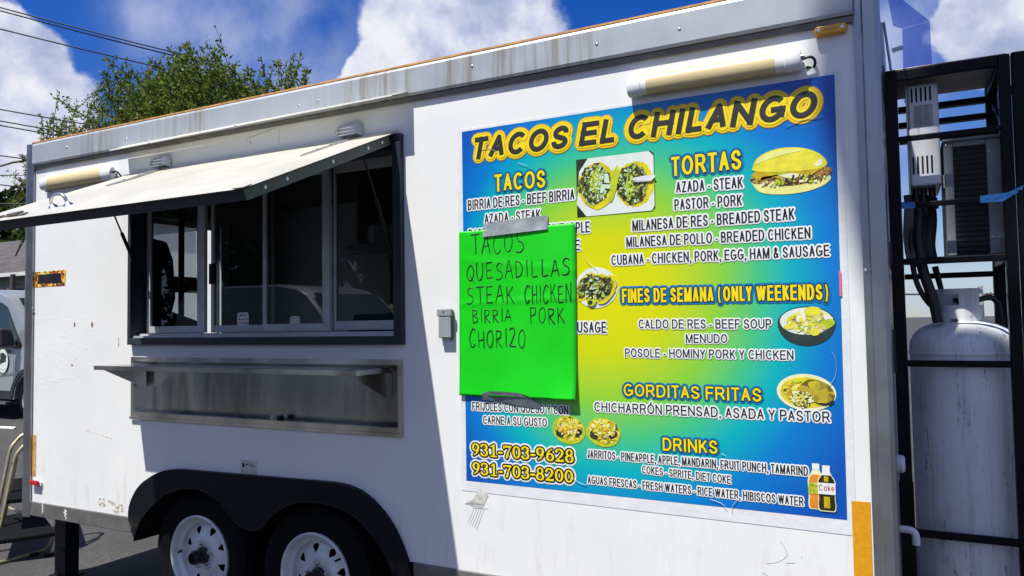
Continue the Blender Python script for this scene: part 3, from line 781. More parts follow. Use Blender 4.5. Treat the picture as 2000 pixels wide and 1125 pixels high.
# ---- wheel arch, fender, wheels
def outline_prism(bb, outer, inner, y0, y1, m=0):
    n = 64
    def resample(pl):
        P = [Vector(p) for p in pl]; d = [0]
        for a, c in zip(P, P[1:]): d.append(d[-1] + (c - a).length)
        out = []
        for k in range(n + 1):
            t_ = d[-1] * k / n; i = 0
            while i < len(P) - 2 and d[i + 1] < t_: i += 1
            out.append(P[i].lerp(P[i + 1], (t_ - d[i]) / max(1e-9, d[i + 1] - d[i])))
        return out
    O, I = resample(outer), resample(inner)
    vs = [(p.x, y, p.y) for y in (y0, y1) for pl in (O, I) for p in pl]; N = n + 1; fs = []
    for k in range(n):
        fs += [(k, k + 1, N + k + 1, N + k), (2 * N + k, 3 * N + k, 3 * N + k + 1, 2 * N + k + 1), (k, 2 * N + k, 2 * N + k + 1, k + 1), (N + k, N + k + 1, 3 * N + k + 1, 3 * N + k)]
    fs += [(0, N, 3 * N, 2 * N), (n, 2 * N + n, 3 * N + n, N + n)]
    return bb.add(vs, fs, m)
b = B(); FOs = [(x, z) for x, z in FO]; outline_prism(b, FOs, FI, -.034, -.004)
fender = b.build('fender', 'fender', trailer, smooth=35)
b = B(); outline_prism(b, [(x, z + .004) for x, z in FI], [(x, z - .008) for x, z in FI], -.036, .10); b.build('fender_lip', 'black', fender, smooth=35)
b = B(); x0, x1 = -3.845, -1.985
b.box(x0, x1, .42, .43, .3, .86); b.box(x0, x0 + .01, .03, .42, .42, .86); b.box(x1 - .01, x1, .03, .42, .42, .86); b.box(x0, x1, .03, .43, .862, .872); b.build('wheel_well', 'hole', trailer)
b = B()
for x in (-3.39, -2.575):
    b.tube([(x, .1, .385), (x, 2.0, .385)], .035, 10)
b.box(-3.3, -2.65, .40, .46, .44, .52); b.build('axle', 'black', trailer)
def wheel(cx, cy, cz, R, spin):
    b = B(); ax = (0, -1, 0)
    prof = [(.19, -.19), (.30, -.20), (.335, -.185), (R, -.165), (R + .001, -.12), (R, -.04), (.338, -.012), (.318, .0), (.28, .004), (.235, -.002), (.212, -.012), (.205, -.03), (.19, -.05)]
    b.lathe((cx, cy, cz), ax, prof, 64)
    for k in range(64):                              # tread blocks on the shoulder
        a = 2 * math.pi * (k + .5) / 64
        for h0, h1, r0 in ((-.03, -.075, R - .004), (-.085, -.125, R)):
            e = Vector((math.cos(a), 0, math.sin(a))); tn = Vector((-math.sin(a), 0, math.cos(a))) * .011; c_ = Vector((cx, cy, cz))
            p = [c_ + e * (r0 - .004) - tn + Vector((0, -h0, 0)), c_ + e * (r0 - .004) + tn + Vector((0, -h0, 0)), c_ + e * (r0 - .004) + tn + Vector((0, -h1, 0)), c_ + e * (r0 - .004) - tn + Vector((0, -h1, 0))]
            b.hexa(p + [q + e * .009 for q in p])
    w = b.build('wheel', 'tyre', trailer, smooth=40)
    b = B()
    b.lathe((cx, cy, cz), ax, [(.214, -.012), (.216, .002), (.208, .007), (.200, .002), (.196, -.015), (.190, -.028), (.172, -.036), (.165, -.06), (.160, -.062)], 64)
    # wheel disc with eight vents
    n = 192; rings = [(.160, -.062), (.153, -.055), (.149, -.052), (.144, -.050), (.137, -.047), (.130, -.045), (.123, -.043), (.116, -.041), (.110, -.039), (.098, -.030), (.082, -.028), (.050, -.028), (.042, -.034)]; vs = []; fs = []
    half_w = {1: .011, 2: .019, 3: .021, 4: .018, 5: .014, 6: .010, 7: .005}
    for r_, h_ in rings:
        vs += [(cx + r_ * math.cos(2 * math.pi * k / n), cy - h_, cz + r_ * math.sin(2 * math.pi * k / n)) for k in range(n)]
    def hole(i, k):
        a = (k + .5 + spin) % 24 - 12
        return abs(a) * 2 * math.pi / n * rings[i][0] < half_w.get(i, 0)
    for i in range(len(rings) - 1):
        for k in range(n):
            if not hole(i, k):
                fs.append((i * n + k, i * n + (k + 1) % n, (i + 1) * n + (k + 1) % n, (i + 1) * n + k))
    b.add(vs, fs); rim = b.build('rim', 'rimwhite', w, smooth=45)
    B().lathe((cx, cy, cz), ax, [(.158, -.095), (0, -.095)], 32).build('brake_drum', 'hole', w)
    B().lathe((cx, cy, cz), ax, [(.043, -.06), (.043, -.02), (.036, -.014), (.034, .035), (.030, .042), (.026, .042), (.024, .02), (0, .02)], 24).build('hub', 'hub', w, smooth=35)
    for k in range(5):
        a = 2 * math.pi * (k + .25) / 5 + .1; p = (cx + .066 * math.cos(a), cy + .028, cz + .066 * math.sin(a))
        B().lathe(p, ax, [(.013, 0), (.0125, .010), (.011, .011), (.009, .022), (0, .025)], 6).build('lug_nut', 'chrome', w, smooth=30)
    a = math.pi * (1.0 if spin < 3 else .2); q = Vector((cx + .176 * math.cos(a), cy + .035, cz + .176 * math.sin(a)))
    b = B(); b.tube([q, q + Vector((-.02 * math.cos(a), -.035, -.02 * math.sin(a) + .004))], [.007, .005], 8); b.build('valve', 'black', w)
    return w
wheel(-3.372, .035, .385, .345, 0.0)
wheel(-2.572, .035, .385, .345, 5.0)
# stabiliser leg at the rear corner
b = B(); b.box(-4.845, -4.735, .17, .26, GZ + .012, ZB - .09); b.box(-4.87, -4.71, .15, .28, GZ + .001, GZ + .012); b.box(-4.835, -4.745, .1695 - .004, .1695, .2, .22); b.build('stabiliser_leg', 'black', trailer, bevel=.004)

# ---- fittings on the wall
def tube_light(x0, x1, z):
    y = -.026; r = .0375
    def flat(bb):
        bb.v = [(vx_, y + (vy_ - y) * .60, vz_) for vx_, vy_, vz_ in bb.v]; return bb
    b = B(); b.tube([(x0 + .075, y, z), (x1 - .085, y, z)], r, 28); o = flat(b).build('tube_light', 'tube', trailer, smooth=50)
    for a, c, s_ in ((x0, x0 + .075, 1), (x1, x1 - .085, -1)):
        b = B(); b.tube([(a, y, z), (a + s_ * .006, y, z), (a + s_ * .052, y, z), (a + s_ * .055, y, z), (c, y, z)], [r - .004, r + .002, r + .002, r - .002, r + .0005], 28)
        flat(b).build('end_cap', 'plastic', o, smooth=35)
    b = B(); b.tube(catmull([(x1 + .001, y, z), (x1 + .03, y, z + .004), (x1 + .043, y + .01, z - .01), (x1 + .035, y + .03, z - .025), (x1 + .012, -.002, z - .022)], 5), .005, 8); b.build('power_cord', 'hose', o, smooth=40)
    b = B(); b.tube([(x1 - .001, y - .01, z + .006), (x1 + .012, y - .01, z + .006)], .009, 10); b.build('cord_grip', 'trim', o, smooth=40)
    return o
tube_light(-.925, -.297, 2.492)
tl = tube_light(-4.69, -4.015, 2.492)
b = B(); b.box(-4.655, -4.640, -.03, -.004, 2.440, 2.452); b.build('mount_clip', 'chrome', tl)
# amber clearance light
b = B(); x0, x1, z0, z1 = -.252, -.150, 2.566, 2.597
b.prism([(x0 + .006, z0), (x1 - .006, z0), (x1, z0 + .008), (x1, z1 - .008), (x1 - .006, z1), (x0 + .006, z1), (x0, z1 - .008), (x0, z0 + .008)], 'y', -.026, -.001)
al = b.build('clearance_light', 'amber', trailer, bevel=.004)
for x in (x0 + .013, x1 - .014):
    B().lathe((x, -.0262, 2.582), (0, -1, 0), [(.006, 0), (.006, .001), (.003, .002), (0, .0012)], 12).build('screw', 'chrome', al, smooth=50)
b = B(); b.box(x0 + .026, x1 - .026, -.0268, -.0262, 2.580, 2.583); b.build('moulded_lettering', 'orange_edge', al)
# red side reflector
b = B(); b.box(-4.777, -4.69, -.012, -.001, .650, .677); rl = b.build('side_marker', 'plastic', trailer, bevel=.005)
b = B(); b.box(-4.788, -4.703, -.026, -.0125, .655, .684); b.build('lens', 'red', rl, bevel=.005)
# tapes, stickers, plates
b = B(); b.box(-.190, -.133, -.0016, -.0002, .42, .983); tp = b.build('reflective_tape', 'conspic', trailer)
b = B(); b.box(-4.800, -4.763, -.0016, -.0002, .705, .953); b.build('reflective_tape', 'conspic_old', trailer)
st_ = B(); st_.add([(-4.800, -.0016, 1.862), (-4.490, -.0016, 1.862), (-4.484, -.0016, 1.957), (-4.800, -.0016, 1.955)], [(0, 1, 2, 3)], 0)
st_.add([(-4.765, -.0022, 1.882), (-4.520, -.0022, 1.880), (-4.535, -.0022, 1.940), (-4.755, -.0022, 1.938)], [(0, 1, 2, 3)], 1)
stk = st_.build('warning_sticker', [P_['stripe'], 'hub'], trailer)
b = B(); b.box(-3.025, -2.912, -.0016, -.0002, .856, .925); mp = b.build('maker_plate', 'peel', trailer)
b = B(); b.box(-2.985, -2.972, -.0024, -.0018, .900, .906); b.box(-2.962, -2.925, -.0024, -.0018, .8965, .9005); b.disc((-3.004, .899), .009, .012, -.0024, 12, 0, .3); b.box(-2.965, -2.938, -.0024, -.0018, .906, .909); b.build('plate_print', 'ink', mp)
# flip-cover outlet box
b = B(); b.box(-1.808, -1.742, -.018, -.001, 1.537, 1.655); ob = b.build('outlet_box', 'grey_dark', trailer, bevel=.003)
b = B(); b.box(-1.812, -1.738, -.030, -.0185, 1.628, 1.660); b.box(-1.806, -1.744, -.028, -.0185, 1.535, 1.6275); b.build('cover', 'grey', ob, bevel=.003)
b = B(); b.box(-1.780, -1.774, -.0312, -.0302, 1.643, 1.650); b.build('latch_hole', 'hole', ob)
b = B(); b.tube([(-1.75, -.01, 1.535), (-1.752, -.01, 1.522)], .004, 8); b.build('drain_spur', 'grey_dark', ob)
# wear marks on the skin
b = B()
for x, z, rx, rz, jj in ((-4.395, 1.627, .010, .013, .5), (-4.23, 1.625, .009, .014, .5), (-4.415, 1.385, .008, .006, .4)):
    b = B(); b.disc((x, z), rx, rz, -.0006, 9, 0, jj); b.build('rust_spot', 'rust', trailer)
b = B(); b.box(-3.992, -3.985, -.0014, -.0003, 1.498, 1.545); b.build('tape_scrap', 'tan', trailer)
b = B()
for k in range(26):
    x = -4.05 + random.uniform(-.11, .11); z = .595 + random.uniform(-.025, .025) - (x + 4.05) * .12
    b.disc((x, z), random.uniform(.004, .02), random.uniform(.003, .008), -.0006 - .00003 * k, 8, 0, .5)
for k in range(9):
    b.disc((-4.27 + k * .028 + random.uniform(-.01, .01), 1.005 - k * .004), random.uniform(.002, .007), random.uniform(.002, .004), -.0006 - .00003 * k, 7, 0, .5)
b.build('paint_scuff', 'tan', trailer)
b = B(); c0 = (-1.635, .846)
b.add([(c0[0] - .045, -.0012, c0[1] - .02), (c0[0] + .022, -.0012, c0[1] - .025), (c0[0] + .050, -.0016, c0[1] + .030), (c0[0] + .012, -.0020, c0[1] + .055)], [(0, 1, 2, 3)])
b.add([(c0[0] - .07, -.0020, c0[1] - .015), (c0[0] + .03, -.0022, c0[1] - .012), (c0[0] + .01, -.0034, c0[1] - .003), (c0[0] - .03, -.0032, c0[1] + .002)], [(0, 1, 2, 3)])
b.build('tape_scrap', 'peel', trailer)
b = B(); a = Vector((c0[0] - .02, c0[1] - .03))
for k in range(5):
    b.ribbon([a + Vector((.012 * k, 0)), a + Vector((.012 * k - .012, -.03)), a + Vector((.01 * k - .03, -.06 - .008 * k))], .0009, -.0004 - .00002 * k, .0003)
b.ribbon([a + Vector((-.01, 0)), a + Vector((.07, .002))], .0008, -.0006, .0003); b.build('scratch', 'grey', trailer)
B().ribbon(catmull([(-.42, .82), (-.40, .78), (-.43, .75), (-.47, .74)], 5), .0006, -.0004, .0003).build('scratch', 'grey', trailer)
for k in range(5):
    a = Vector((random.uniform(-.5, -.3), random.uniform(.68, .78))); B().ribbon([a, a + Vector((random.uniform(-.05, .05), random.uniform(-.02, .02)))], .0009, -.0004, .0003).build('scratch', 'grey', trailer)
b = B()
for p in ([(-2.78, 2.59), (-2.80, 2.588), (-2.90, 2.574), (-2.975, 2.565), (-2.985, 2.552)], [(-2.76, 2.585), (-2.757, 2.54), (-2.765, 2.50)], [(-2.965, 2.53), (-2.958, 2.553), (-2.95, 2.53)]):
    b.ribbon(p, .0012, -.0005, .0004)
b.build('old_outline', 'grey', trailer)
# water fittings on the front corner
b = B(); b.lathe((TX1 + .0, .15, 1.09), (1, 0, 0), [(.030, 0), (.030, .02), (.026, .026), (.022, .028), (0, .028)], 18); b.build('inlet_cap', 'plastic', trailer, smooth=30)
b = B(); b.tube(catmull([(TX1, .15, .868), (TX1 + .03, .15, .868), (TX1 + .046, .15, .862), (TX1 + .052, .15, .845), (TX1 + .052, .15, .82)], 5), .0125, 14); b.build('drain_elbow', 'plastic', trailer, smooth=50)
b = B(); b.box(TX1 + .004, TX1 + .012, .19, .24, 1.40, 1.55); b.box(TX1 + .004, TX1 + .012, .19, .24, 1.78, 1.86); b.build('hinge_plate', 'hub', trailer)
# blue acrylic weather shield high on the front wall
q = lambda p, d=(0, 0, 0): Vector(p) + Vector(d)
A1, A2, A3, A4, A5, A6 = (-.03, .26, 2.80), (.131, 1.0, 2.90), (.022, 1.0, 2.888), (-.012, .34, 2.68), (.134, 1.0, 2.56), (.017, 1.0, 2.55)
sh = B(); off = Vector((0, .004, .004))
sh.add([A1, A2, A3, A4] + [Vector(p) + off for p in (A1, A2, A3, A4)], [(0, 1, 2, 3), (7, 6, 5, 4), (0, 4, 5, 1), (3, 2, 6, 7), (0, 3, 7, 4)])
sh.add([A3, A2, A5, A6] + [Vector(p) + Vector((0, .004, 0)) for p in (A3, A2, A5, A6)], [(0, 1, 2, 3), (7, 6, 5, 4), (1, 5, 6, 2), (2, 6, 7, 3), (0, 3, 7, 4)])
ws = sh.build('weather_shield', 'bluesheet', trailer)
b = B(); b.beam((TX1 + .012, .34, 2.70), (TX1 + .03, .44, 2.54), .004, .03); b.beam((-.02, .95, 2.78), (.02, .99, 2.80), .006, .02); b.box(TX1 + .001, TX1 + .01, .22, .9, 2.50, 2.66); b.build('shield_bracket', 'trim', ws)

# ------------------------------------------------------------------ menu banner
banner = thing('menu_banner', (-.955, -.001, .90), 'printed blue, green and yellow menu banner with food pictures on the trailer side', 'banner')
BQ = ((-1.690, .928), (-.205, .918), (-.195, 2.430), (-1.690, 2.427))
YB = -.0030
b = B(); b.add([(-1.715, -.0012, .885), (-.178, -.0012, .868), (-.172, -.0012, 2.440), (-1.715, -.0012, 2.436), (-1.715, -.0004, .885), (-.178, -.0004, .868), (-.172, -.0004, 2.440), (-1.715, -.0004, 2.436)], [(0, 1, 2, 3), (0, 4, 5, 1), (1, 5, 6, 2), (2, 6, 7, 3), (3, 7, 4, 0)])
b.build('banner_margin', 'border', banner)
NXB = 40; vs = []; fs = []
b = B()
for j in range(NXB + 1):
    for i in range(NXB + 1):
        s_, t_ = i / NXB, j / NXB
        x = (BQ[0][0] * (1 - s_) + BQ[1][0] * s_) * (1 - t_) + (BQ[3][0] * (1 - s_) + BQ[2][0] * s_) * t_
        z = (BQ[0][1] * (1 - s_) + BQ[1][1] * s_) * (1 - t_) + (BQ[3][1] * (1 - s_) + BQ[2][1] * s_) * t_
        vs.append((x, YB + .0012, z))
fs = [(j * (NXB + 1) + i, j * (NXB + 1) + i + 1, (j + 1) * (NXB + 1) + i + 1, (j + 1) * (NXB + 1) + i) for j in range(NXB) for i in range(NXB)]
b.add(vs, fs); b.build('banner_sheet', 'banner', banner, recalc=False)


def el(cx, cz, rx, rz, a0, a1, n=14):
    return [(cx + rx * math.cos(math.radians(a0 + (a1 - a0) * k / n)), cz + rz * math.sin(math.radians(a0 + (a1 - a0) * k / n))) for k in range(n + 1)]
def crv(pts, n=5):
    return [tuple(p) for p in catmull(pts, n)]
S_ = crv([(.93, .72), (.85, .90), (.5, 1.0), (.16, .90), (.05, .73), (.18, .58), (.52, .49), (.86, .39), (.99, .24), (.84, .07), (.48, .0), (.13, .10), (.01, .30)])
OO = el(.5, .5, .5, .5, 0, 360, 28)
# plain grotesque capitals as centre lines in a unit box: advance width, strokes
GL = {
    'A': (.667, [[(0, 0), (.5, 1), (1, 0)], [(.2, .34), (.8, .34)]]),
    'B': (.667, [[(0, 0), (0, 1)], [(0, 1), (.60, 1)] + el(.60, .765, .33, .235, 90, -90, 10)[1:] + [(0, .53)], [(.3, .53), (.63, .53)] + el(.63, .265, .37, .265, 90, -90, 10)[1:] + [(0, 0)]]),
    'C': (.722, [el(.53, .5, .53, .5, 42, 318, 22)]),
    'D': (.722, [[(0, 0), (0, 1)], [(0, 1), (.45, 1)] + el(.45, .5, .55, .5, 90, -90, 16)[1:] + [(0, 0)]]),
    'E': (.667, [[(0, 0), (0, 1)], [(0, 1), (.97, 1)], [(0, .525), (.9, .525)], [(0, 0), (1, 0)]]),
    'F': (.611, [[(0, 0), (0, 1)], [(0, 1), (1, 1)], [(0, .5), (.86, .5)]]),
    'G': (.778, [el(.5, .5, .5, .5, 42, 325, 22) + [(1, .2)], [(1, .2), (1, .45)], [(.58, .45), (1, .45)]]),
    'H': (.722, [[(0, 0), (0, 1)], [(1, 0), (1, 1)], [(0, .53), (1, .53)]]),
    'I': (.278, [[(.5, 0), (.5, 1)]]),
    'J': (.5, [[(1, 1), (1, .3)] + el(.5, .28, .5, .28, 0, -180, 12)[1:]]),
    'K': (.667, [[(0, 0), (0, 1)], [(.97, 1), (0, .34)], [(.36, .58), (1, 0)]]),
    'L': (.556, [[(0, 0), (0, 1)], [(0, 0), (1, 0)]]),
    'M': (.833, [[(0, 0), (0, 1)], [(.03, 1), (.5, .0), (.97, 1)], [(1, 0), (1, 1)]]),
    'N': (.722, [[(0, 0), (0, 1)], [(0, 1), (1, 0)], [(1, 0), (1, 1)]]),
    'O': (.778, [OO]),
    'P': (.667, [[(0, 0), (0, 1)], [(0, 1), (.58, 1)] + el(.58, .725, .42, .275, 90, -90, 12)[1:] + [(0, .45)]]),
    'Q': (.778, [OO, [(.6, .26), (1, -.04)]]),
    'R': (.722, [[(0, 0), (0, 1)], [(0, 1), (.58, 1)] + el(.58, .74, .36, .26, 90, -90, 12)[1:] + [(0, .48)], [(.52, .48), (.70, .34), (1, 0)]]),
    'S': (.667, [S_]),
    'T': (.611, [[(0, 1), (1, 1)], [(.5, 0), (.5, 1)]]),
    'U': (.722, [[(0, 1), (0, .36)] + el(.5, .35, .5, .35, 180, 360, 14)[1:] + [(1, 1)]]),
    'V': (.667, [[(0, 1), (.5, 0), (1, 1)]]),
    'W': (.944, [[(0, 1), (.25, 0), (.5, .98), (.75, 0), (1, 1)]]),
    'X': (.667, [[(0, 0), (1, 1)], [(0, 1), (1, 0)]]),
    'Y': (.667, [[(0, 1), (.5, .43), (1, 1)], [(.5, .43), (.5, 0)]]),
    'Z': (.611, [[(.05, 1), (.95, 1)], [(.95, 1), (.02, 0)], [(.02, 0), (1, 0)]]),
    '-': (.333, [[(0, .34), (1, .34)]]),
    ',': (.278, [[(.5, .03), (.5, -.03), (.25, -.17)]]),
    '(': (.50, [el(1.0, .42, 1.0, .66, 108, 252, 14)]),
    ')': (.50, [el(.0, .42, 1.0, .66, 72, -72, 14)]),
    '&': (.70, [crv([(1, 0), (.62, .32), (.26, .70), (.22, .88), (.42, 1), (.62, .88), (.52, .68), (.14, .40), (.04, .22), (.2, .03), (.45, 0), (.72, .14), (.90, .42)], 4)]),
    '\u00d3': (.778, [OO, [(.46, 1.14), (.64, 1.27)]]),
    'o': (.556, [[(x, z * .72) for x, z in OO]]),
    'k': (.5, [[(0, 0), (0, 1)], [(.9, .7), (.05, .24)], [(.36, .42), (1, 0)]]),
    'e': (.556, [[(x, z * .72) for x, z in [(.04, .5), (.96, .5)] + el(.5, .5, .48, .5, 0, 310, 18)[1:]]]),
}


def lettering(name, body, x0, z0, x1, z1, cap, layers, parent, weight=.062, shear=.0):
    """layers: (material, outline width) from widest to zero; strokes of constant width"""
    r = cap * weight; adv = sum(GL[ch][0] if ch != ' ' else .278 for ch in body)
    sb = .055                                        # side bearing in em
    sx = (x1 - x0 - shear * cap) / (adv - 2 * sb); bb = B(); y = YB
    for i, (_, wd) in enumerate(layers):
        cx = x0 - sb * sx
        for ch in body:
            if ch == ' ':
                cx += .278 * sx; continue
            aw, strokes = GL[ch]; gx = cx + sb * sx; gw = max(2 * r, (aw - 2 * sb) * sx); zb = z0 + (z1 - z0) * (cx - x0) / (x1 - x0)
            for st in strokes:
                pts = [Vector((gx + r + u * (gw - 2 * r), zb + r + v * (cap - 2 * r))) for u, v in st]
                closed = len(st) > 12 and (pts[0] - pts[-1]).length < 1e-5
                if not closed:
                    curved = len(st) > 5
                    for e_, k_ in ((0, 1), (-1, -2)):
                        d_ = (pts[e_] - pts[k_]).normalized(); axis = min(abs(d_.x), abs(d_.y)) < .06
                        if not wd: pts[e_] = pts[e_] + d_ * (r if axis else r * .45 if not curved else 0)
                rw = r * .62 if ch in '()' else r
                pts = [Vector((p_.x + shear * (p_.y - zb), p_.y)) for p_ in pts]
                bb.ribbon(pts, rw + wd, y, .0003, i, closed, wd == 0)
            cx += aw * sx
        y -= .0005
    return bb.build(name, [m_ for m_, _ in layers], parent, recalc=True)


ITEM = [(P_['white'], .0054), (P_['black'], 0)]
HEAD = [(P_['blueglow'], .0100), (P_['black'], .0036), (P_['yellow'], 0)]
TITLE = [(P_['dullgold'], .0200), (P_['yellow'], .0165), (P_['orange'], .0110), (P_['yellow'], .0085), (P_['charcoal'], 0)]
LINES = [
    ("title", "TACOS EL CHILANGO", -1.642, 2.297, -0.242, 2.290, 0.0950),
    ("head", "TACOS", -1.531, 2.149, -1.294, 2.144, 0.0732),
    ("item", "BIRRIA DE RES - BEEF BIRRIA", -1.664, 2.082, -1.167, 2.084, 0.0440),
    ("item", "AZADA - STEAK", -1.582, 2.017, -1.319, 2.018, 0.0415),
    ("item", "PASTOR - PORK WITH PINEAPPLE", -1.662, 1.955, -1.104, 1.948, 0.0440),
    ("item", "TRIPA - TRIPE", -1.431, 1.879, -1.147, 1.880, 0.0427),
    ("item", "CHORIZO - SAUSAGE", -1.413, 1.553, -1.044, 1.550, 0.0440),
    ("item", "FRIJOLES CON QUESO Y CON", -1.656, 1.227, -1.212, 1.226, 0.0350),
    ("item", "CARNE A SU GUSTO", -1.604, 1.172, -1.307, 1.174, 0.0344),
    ("head", "TORTAS", -0.771, 2.136, -0.514, 2.135, 0.0729),
    ("item", "AZADA - STEAK", -0.755, 2.072, -0.511, 2.067, 0.0423),
    ("item", "PASTOR - PORK", -0.763, 2.007, -0.516, 2.003, 0.0415),
    ("item", "MILANESA DE RES - BREADED STEAK", -0.929, 1.940, -0.340, 1.939, 0.0420),
    ("item", "MILANESA DE POLLO - BREADED CHICKEN", -0.955, 1.879, -0.289, 1.870, 0.0399),
    ("item", "CUBANA - CHICKEN, PORK, EGG, HAM & SAUSAGE", -1.017, 1.813, -0.231, 1.806, 0.0390),
    ("head", "FINES DE SEMANA (ONLY WEEKENDS)", -0.977, 1.665, -0.238, 1.656, 0.0546),
    ("item", "CALDO DE RES - BEEF SOUP", -0.913, 1.566, -0.428, 1.560, 0.0342),
    ("item", "MENUDO", -0.733, 1.510, -0.582, 1.510, 0.0328),
    ("item", "POSOLE - HOMINY PORK Y CHICKEN", -0.970, 1.457, -0.358, 1.451, 0.0334),
    ("head", "GORDITAS FRITAS", -0.979, 1.307, -0.469, 1.302, 0.0475),
    ("item", "CHICHARRÓN PRENSAD, ASADA Y PASTOR", -1.101, 1.244, -0.247, 1.240, 0.0369),
    ("head", "DRINKS", -0.831, 1.109, -0.628, 1.109, 0.0486),
    ("item", "JARRITOS - PINEAPPLE, APPLE, MANDARIN, FRUIT PUNCH, TAMARIND", -1.134, 1.062, -0.323, 1.055, 0.0319),
    ("item", "COKES - SPRITE, DIET COKE", -0.913, 1.019, -0.584, 1.006, 0.0289),
    ("item", "AGUAS FRESCAS - FRESH WATERS - RICE WATER, HIBISCOS WATER", -1.135, 0.962, -0.341, 0.951, 0.0309),
]
for kind, txt, a, z0, c, z1, cap in LINES:
    if kind == 'title':
        lettering('title_lettering', txt, a, z0, c, z1, cap, TITLE, banner, .112, .22)
    elif kind == 'head':
        lettering('heading_lettering', txt, a, z0, c, z1, cap, [(m_, w_ * min(1, cap / .055)) for m_, w_ in HEAD], banner, .078)
    else:
        lettering('menu_lettering', txt, a, z0, c, z1, cap, [(m_, w_ * min(1.1, cap / .038)) for m_, w_ in ITEM], banner, .068)

# phone numbers: hand-drawn bold serif digits (points: x, z, half width)
def arc(cx, cz, rx, rz, a0, a1, w0, w1, n=14):
    """half width swells on the sides, thins at top and bottom"""
    out = []
    for k in range(n + 1):
        a = math.radians(a0 + (a1 - a0) * k / n); s_ = abs(math.cos(a))
        out.append((cx + rx * math.cos(a), cz + rz * math.sin(a), w0 + (w1 - w0) * s_))
    return out
tk, tn_ = .088, .045
DIG = {
    '0': [arc(.31, .5, .20, .44, 0, 360, tn_, tk, 28)],
    '1': [[(.33, .06, tk), (.33, .92, tk)], [(.33, .93, tn_), (.12, .80, tn_)], [(.12, .05, tn_), (.54, .05, tn_)]],
    '2': [arc(.29, .70, .20, .25, 165, -20, tn_, tk, 14) + [(.40, .42, .07), (.22, .22, .055), (.12, .08, .05)], [(.10, .075, .07), (.52, .075, .075), (.55, .20, .03)], [(.115, .74, .085), (.115, .75, .085)]],
    '3': [arc(.27, .73, .19, .22, 160, -80, tn_, tk, 14), arc(.27, .28, .21, .24, 85, -160, tn_, tk, 14), [(.10, .78, .075), (.10, .79, .075)], [(.09, .19, .08), (.09, .20, .08)]],
    '6': [arc(.32, .30, .19, .26, 0, 360, tn_, tk, 24), [(.15, .34, .085), (.17, .55, .08), (.26, .76, .06), (.45, .93, .04)]],
    '7': [[(.08, .74, .04), (.08, .90, .05)], [(.08, .89, .07), (.54, .89, .07)], [(.53, .90, .045), (.38, .50, .065), (.27, .05, .095)]],
    '8': [arc(.31, .73, .16, .22, 0, 360, tn_, .075, 24), arc(.31, .27, .20, .24, 0, 360, tn_, tk, 24)],
    '9': [arc(.30, .68, .19, .26, 0, 360, tn_, tk, 24), [(.47, .64, .085), (.45, .43, .08), (.36, .22, .06), (.17, .05, .04)]],
    '-': [[(.06, .38, .075), (.28, .38, .075)]],
}
def phone(txt, x0, z0, x1, z1, h):
    wid = sum(.34 if ch == '-' else .62 for ch in txt); sx = (x1 - x0) / wid; bb = B(); y = YB
    for i, gw in enumerate((.0125, .0060, -.0004)):
        cx = x0
        for ch in txt:
            for st in DIG[ch]:
                kk = (sx + h) / 2
                pts = [(cx + px * sx, z0 + (z1 - z0) * (cx - x0) / (x1 - x0) + pz * h) for px, pz, _ in st]
                closed = len(st) > 12 and abs(st[0][0] - st[-1][0]) < 1e-4 and abs(st[0][1] - st[-1][1]) < 1e-4
                bb.ribbon(pts, [w_ * kk + gw for *_, w_ in st], y, .0003, i, closed)
            cx += (.34 if ch == '-' else .62) * sx
        y -= .0005
    bb.build('phone_number', [P_['white'], P_['black'], P_['yellow']], banner)
phone('931-703-9628', -1.662, 1.036, -1.190, 1.038, .052)
phone('931-703-8200', -1.661, .958, -1.194, .958, .051)

# printed food pictures
def bits(bb, c, rx, rz, n, size, y, ms, elong=1.8):
    for k in range(n):
        a = random.uniform(0, 6.283); r_ = math.sqrt(random.random()); x, z = c[0] + rx * r_ * math.cos(a), c[1] + rz * r_ * math.sin(a)
        t_ = random.uniform(0, 3.14); s_ = size * random.uniform(.5, 1.3); u_ = Vector((math.cos(t_), math.sin(t_))) * s_ * elong; v_ = Vector((-math.sin(t_), math.cos(t_))) * s_
        p = [Vector((x, z)) + q for q in (-u_ - v_ * random.random(), u_ * random.uniform(.6, 1) - v_, u_ + v_ * random.random(), -u_ * random.uniform(.5, 1) + v_)]
        bb.add([(q.x, y - k * .000004, q.y) for q in p], [(0, 1, 2, 3)], random.choice(ms))
d = .00045
# two tacos on a white plate
b = B(); x0, x1, z0, z1 = -1.157, -.837, 2.012, 2.243; y = YB
b.add([(x0, y, z0), (x1 - .012, y, z0), (x1, y, z0 + .012), (x1, y, z1 - .012), (x1 - .012, y, z1), (x0, y, z1)], [(0, 1, 2, 3, 4, 5)], 0)
b.add([(x0, y - d * .5, z0 + .05), (x0 + .04, y - d * .5, z0), (x1 - .012, y - d * .5, z0 + .002), (x1 - .002, y - d * .5, z0 + .02), (x1 - .002, y - d * .5, z1 - .02), (x1 - .02, y - d * .5, z1), (x0 + .05, y - d * .5, z1), (x0 + .012, y - d * .5, z1 - .05)], [range(8)], 1)
b.disc((-.915, 2.122), .078, .088, y - d, 44, 2, .05); b.disc((-.925, 2.122), .064, .076, y - 2 * d, 40, 3, .10)
b.disc((-1.070, 2.130), .080, .092, y - 3 * d, 44, 2, .05); b.disc((-1.080, 2.138), .066, .078, y - 4 * d, 40, 3, .10)
b.disc((-1.000, 2.130), .016, .075, y - 4.5 * d, 24, 6, .06, -.25)
b.disc((-1.075, 2.150), .026, .048, y - 5 * d, 24, 4, .2); b.disc((-.935, 2.115), .020, .045, y - 5 * d, 24, 4, .2)
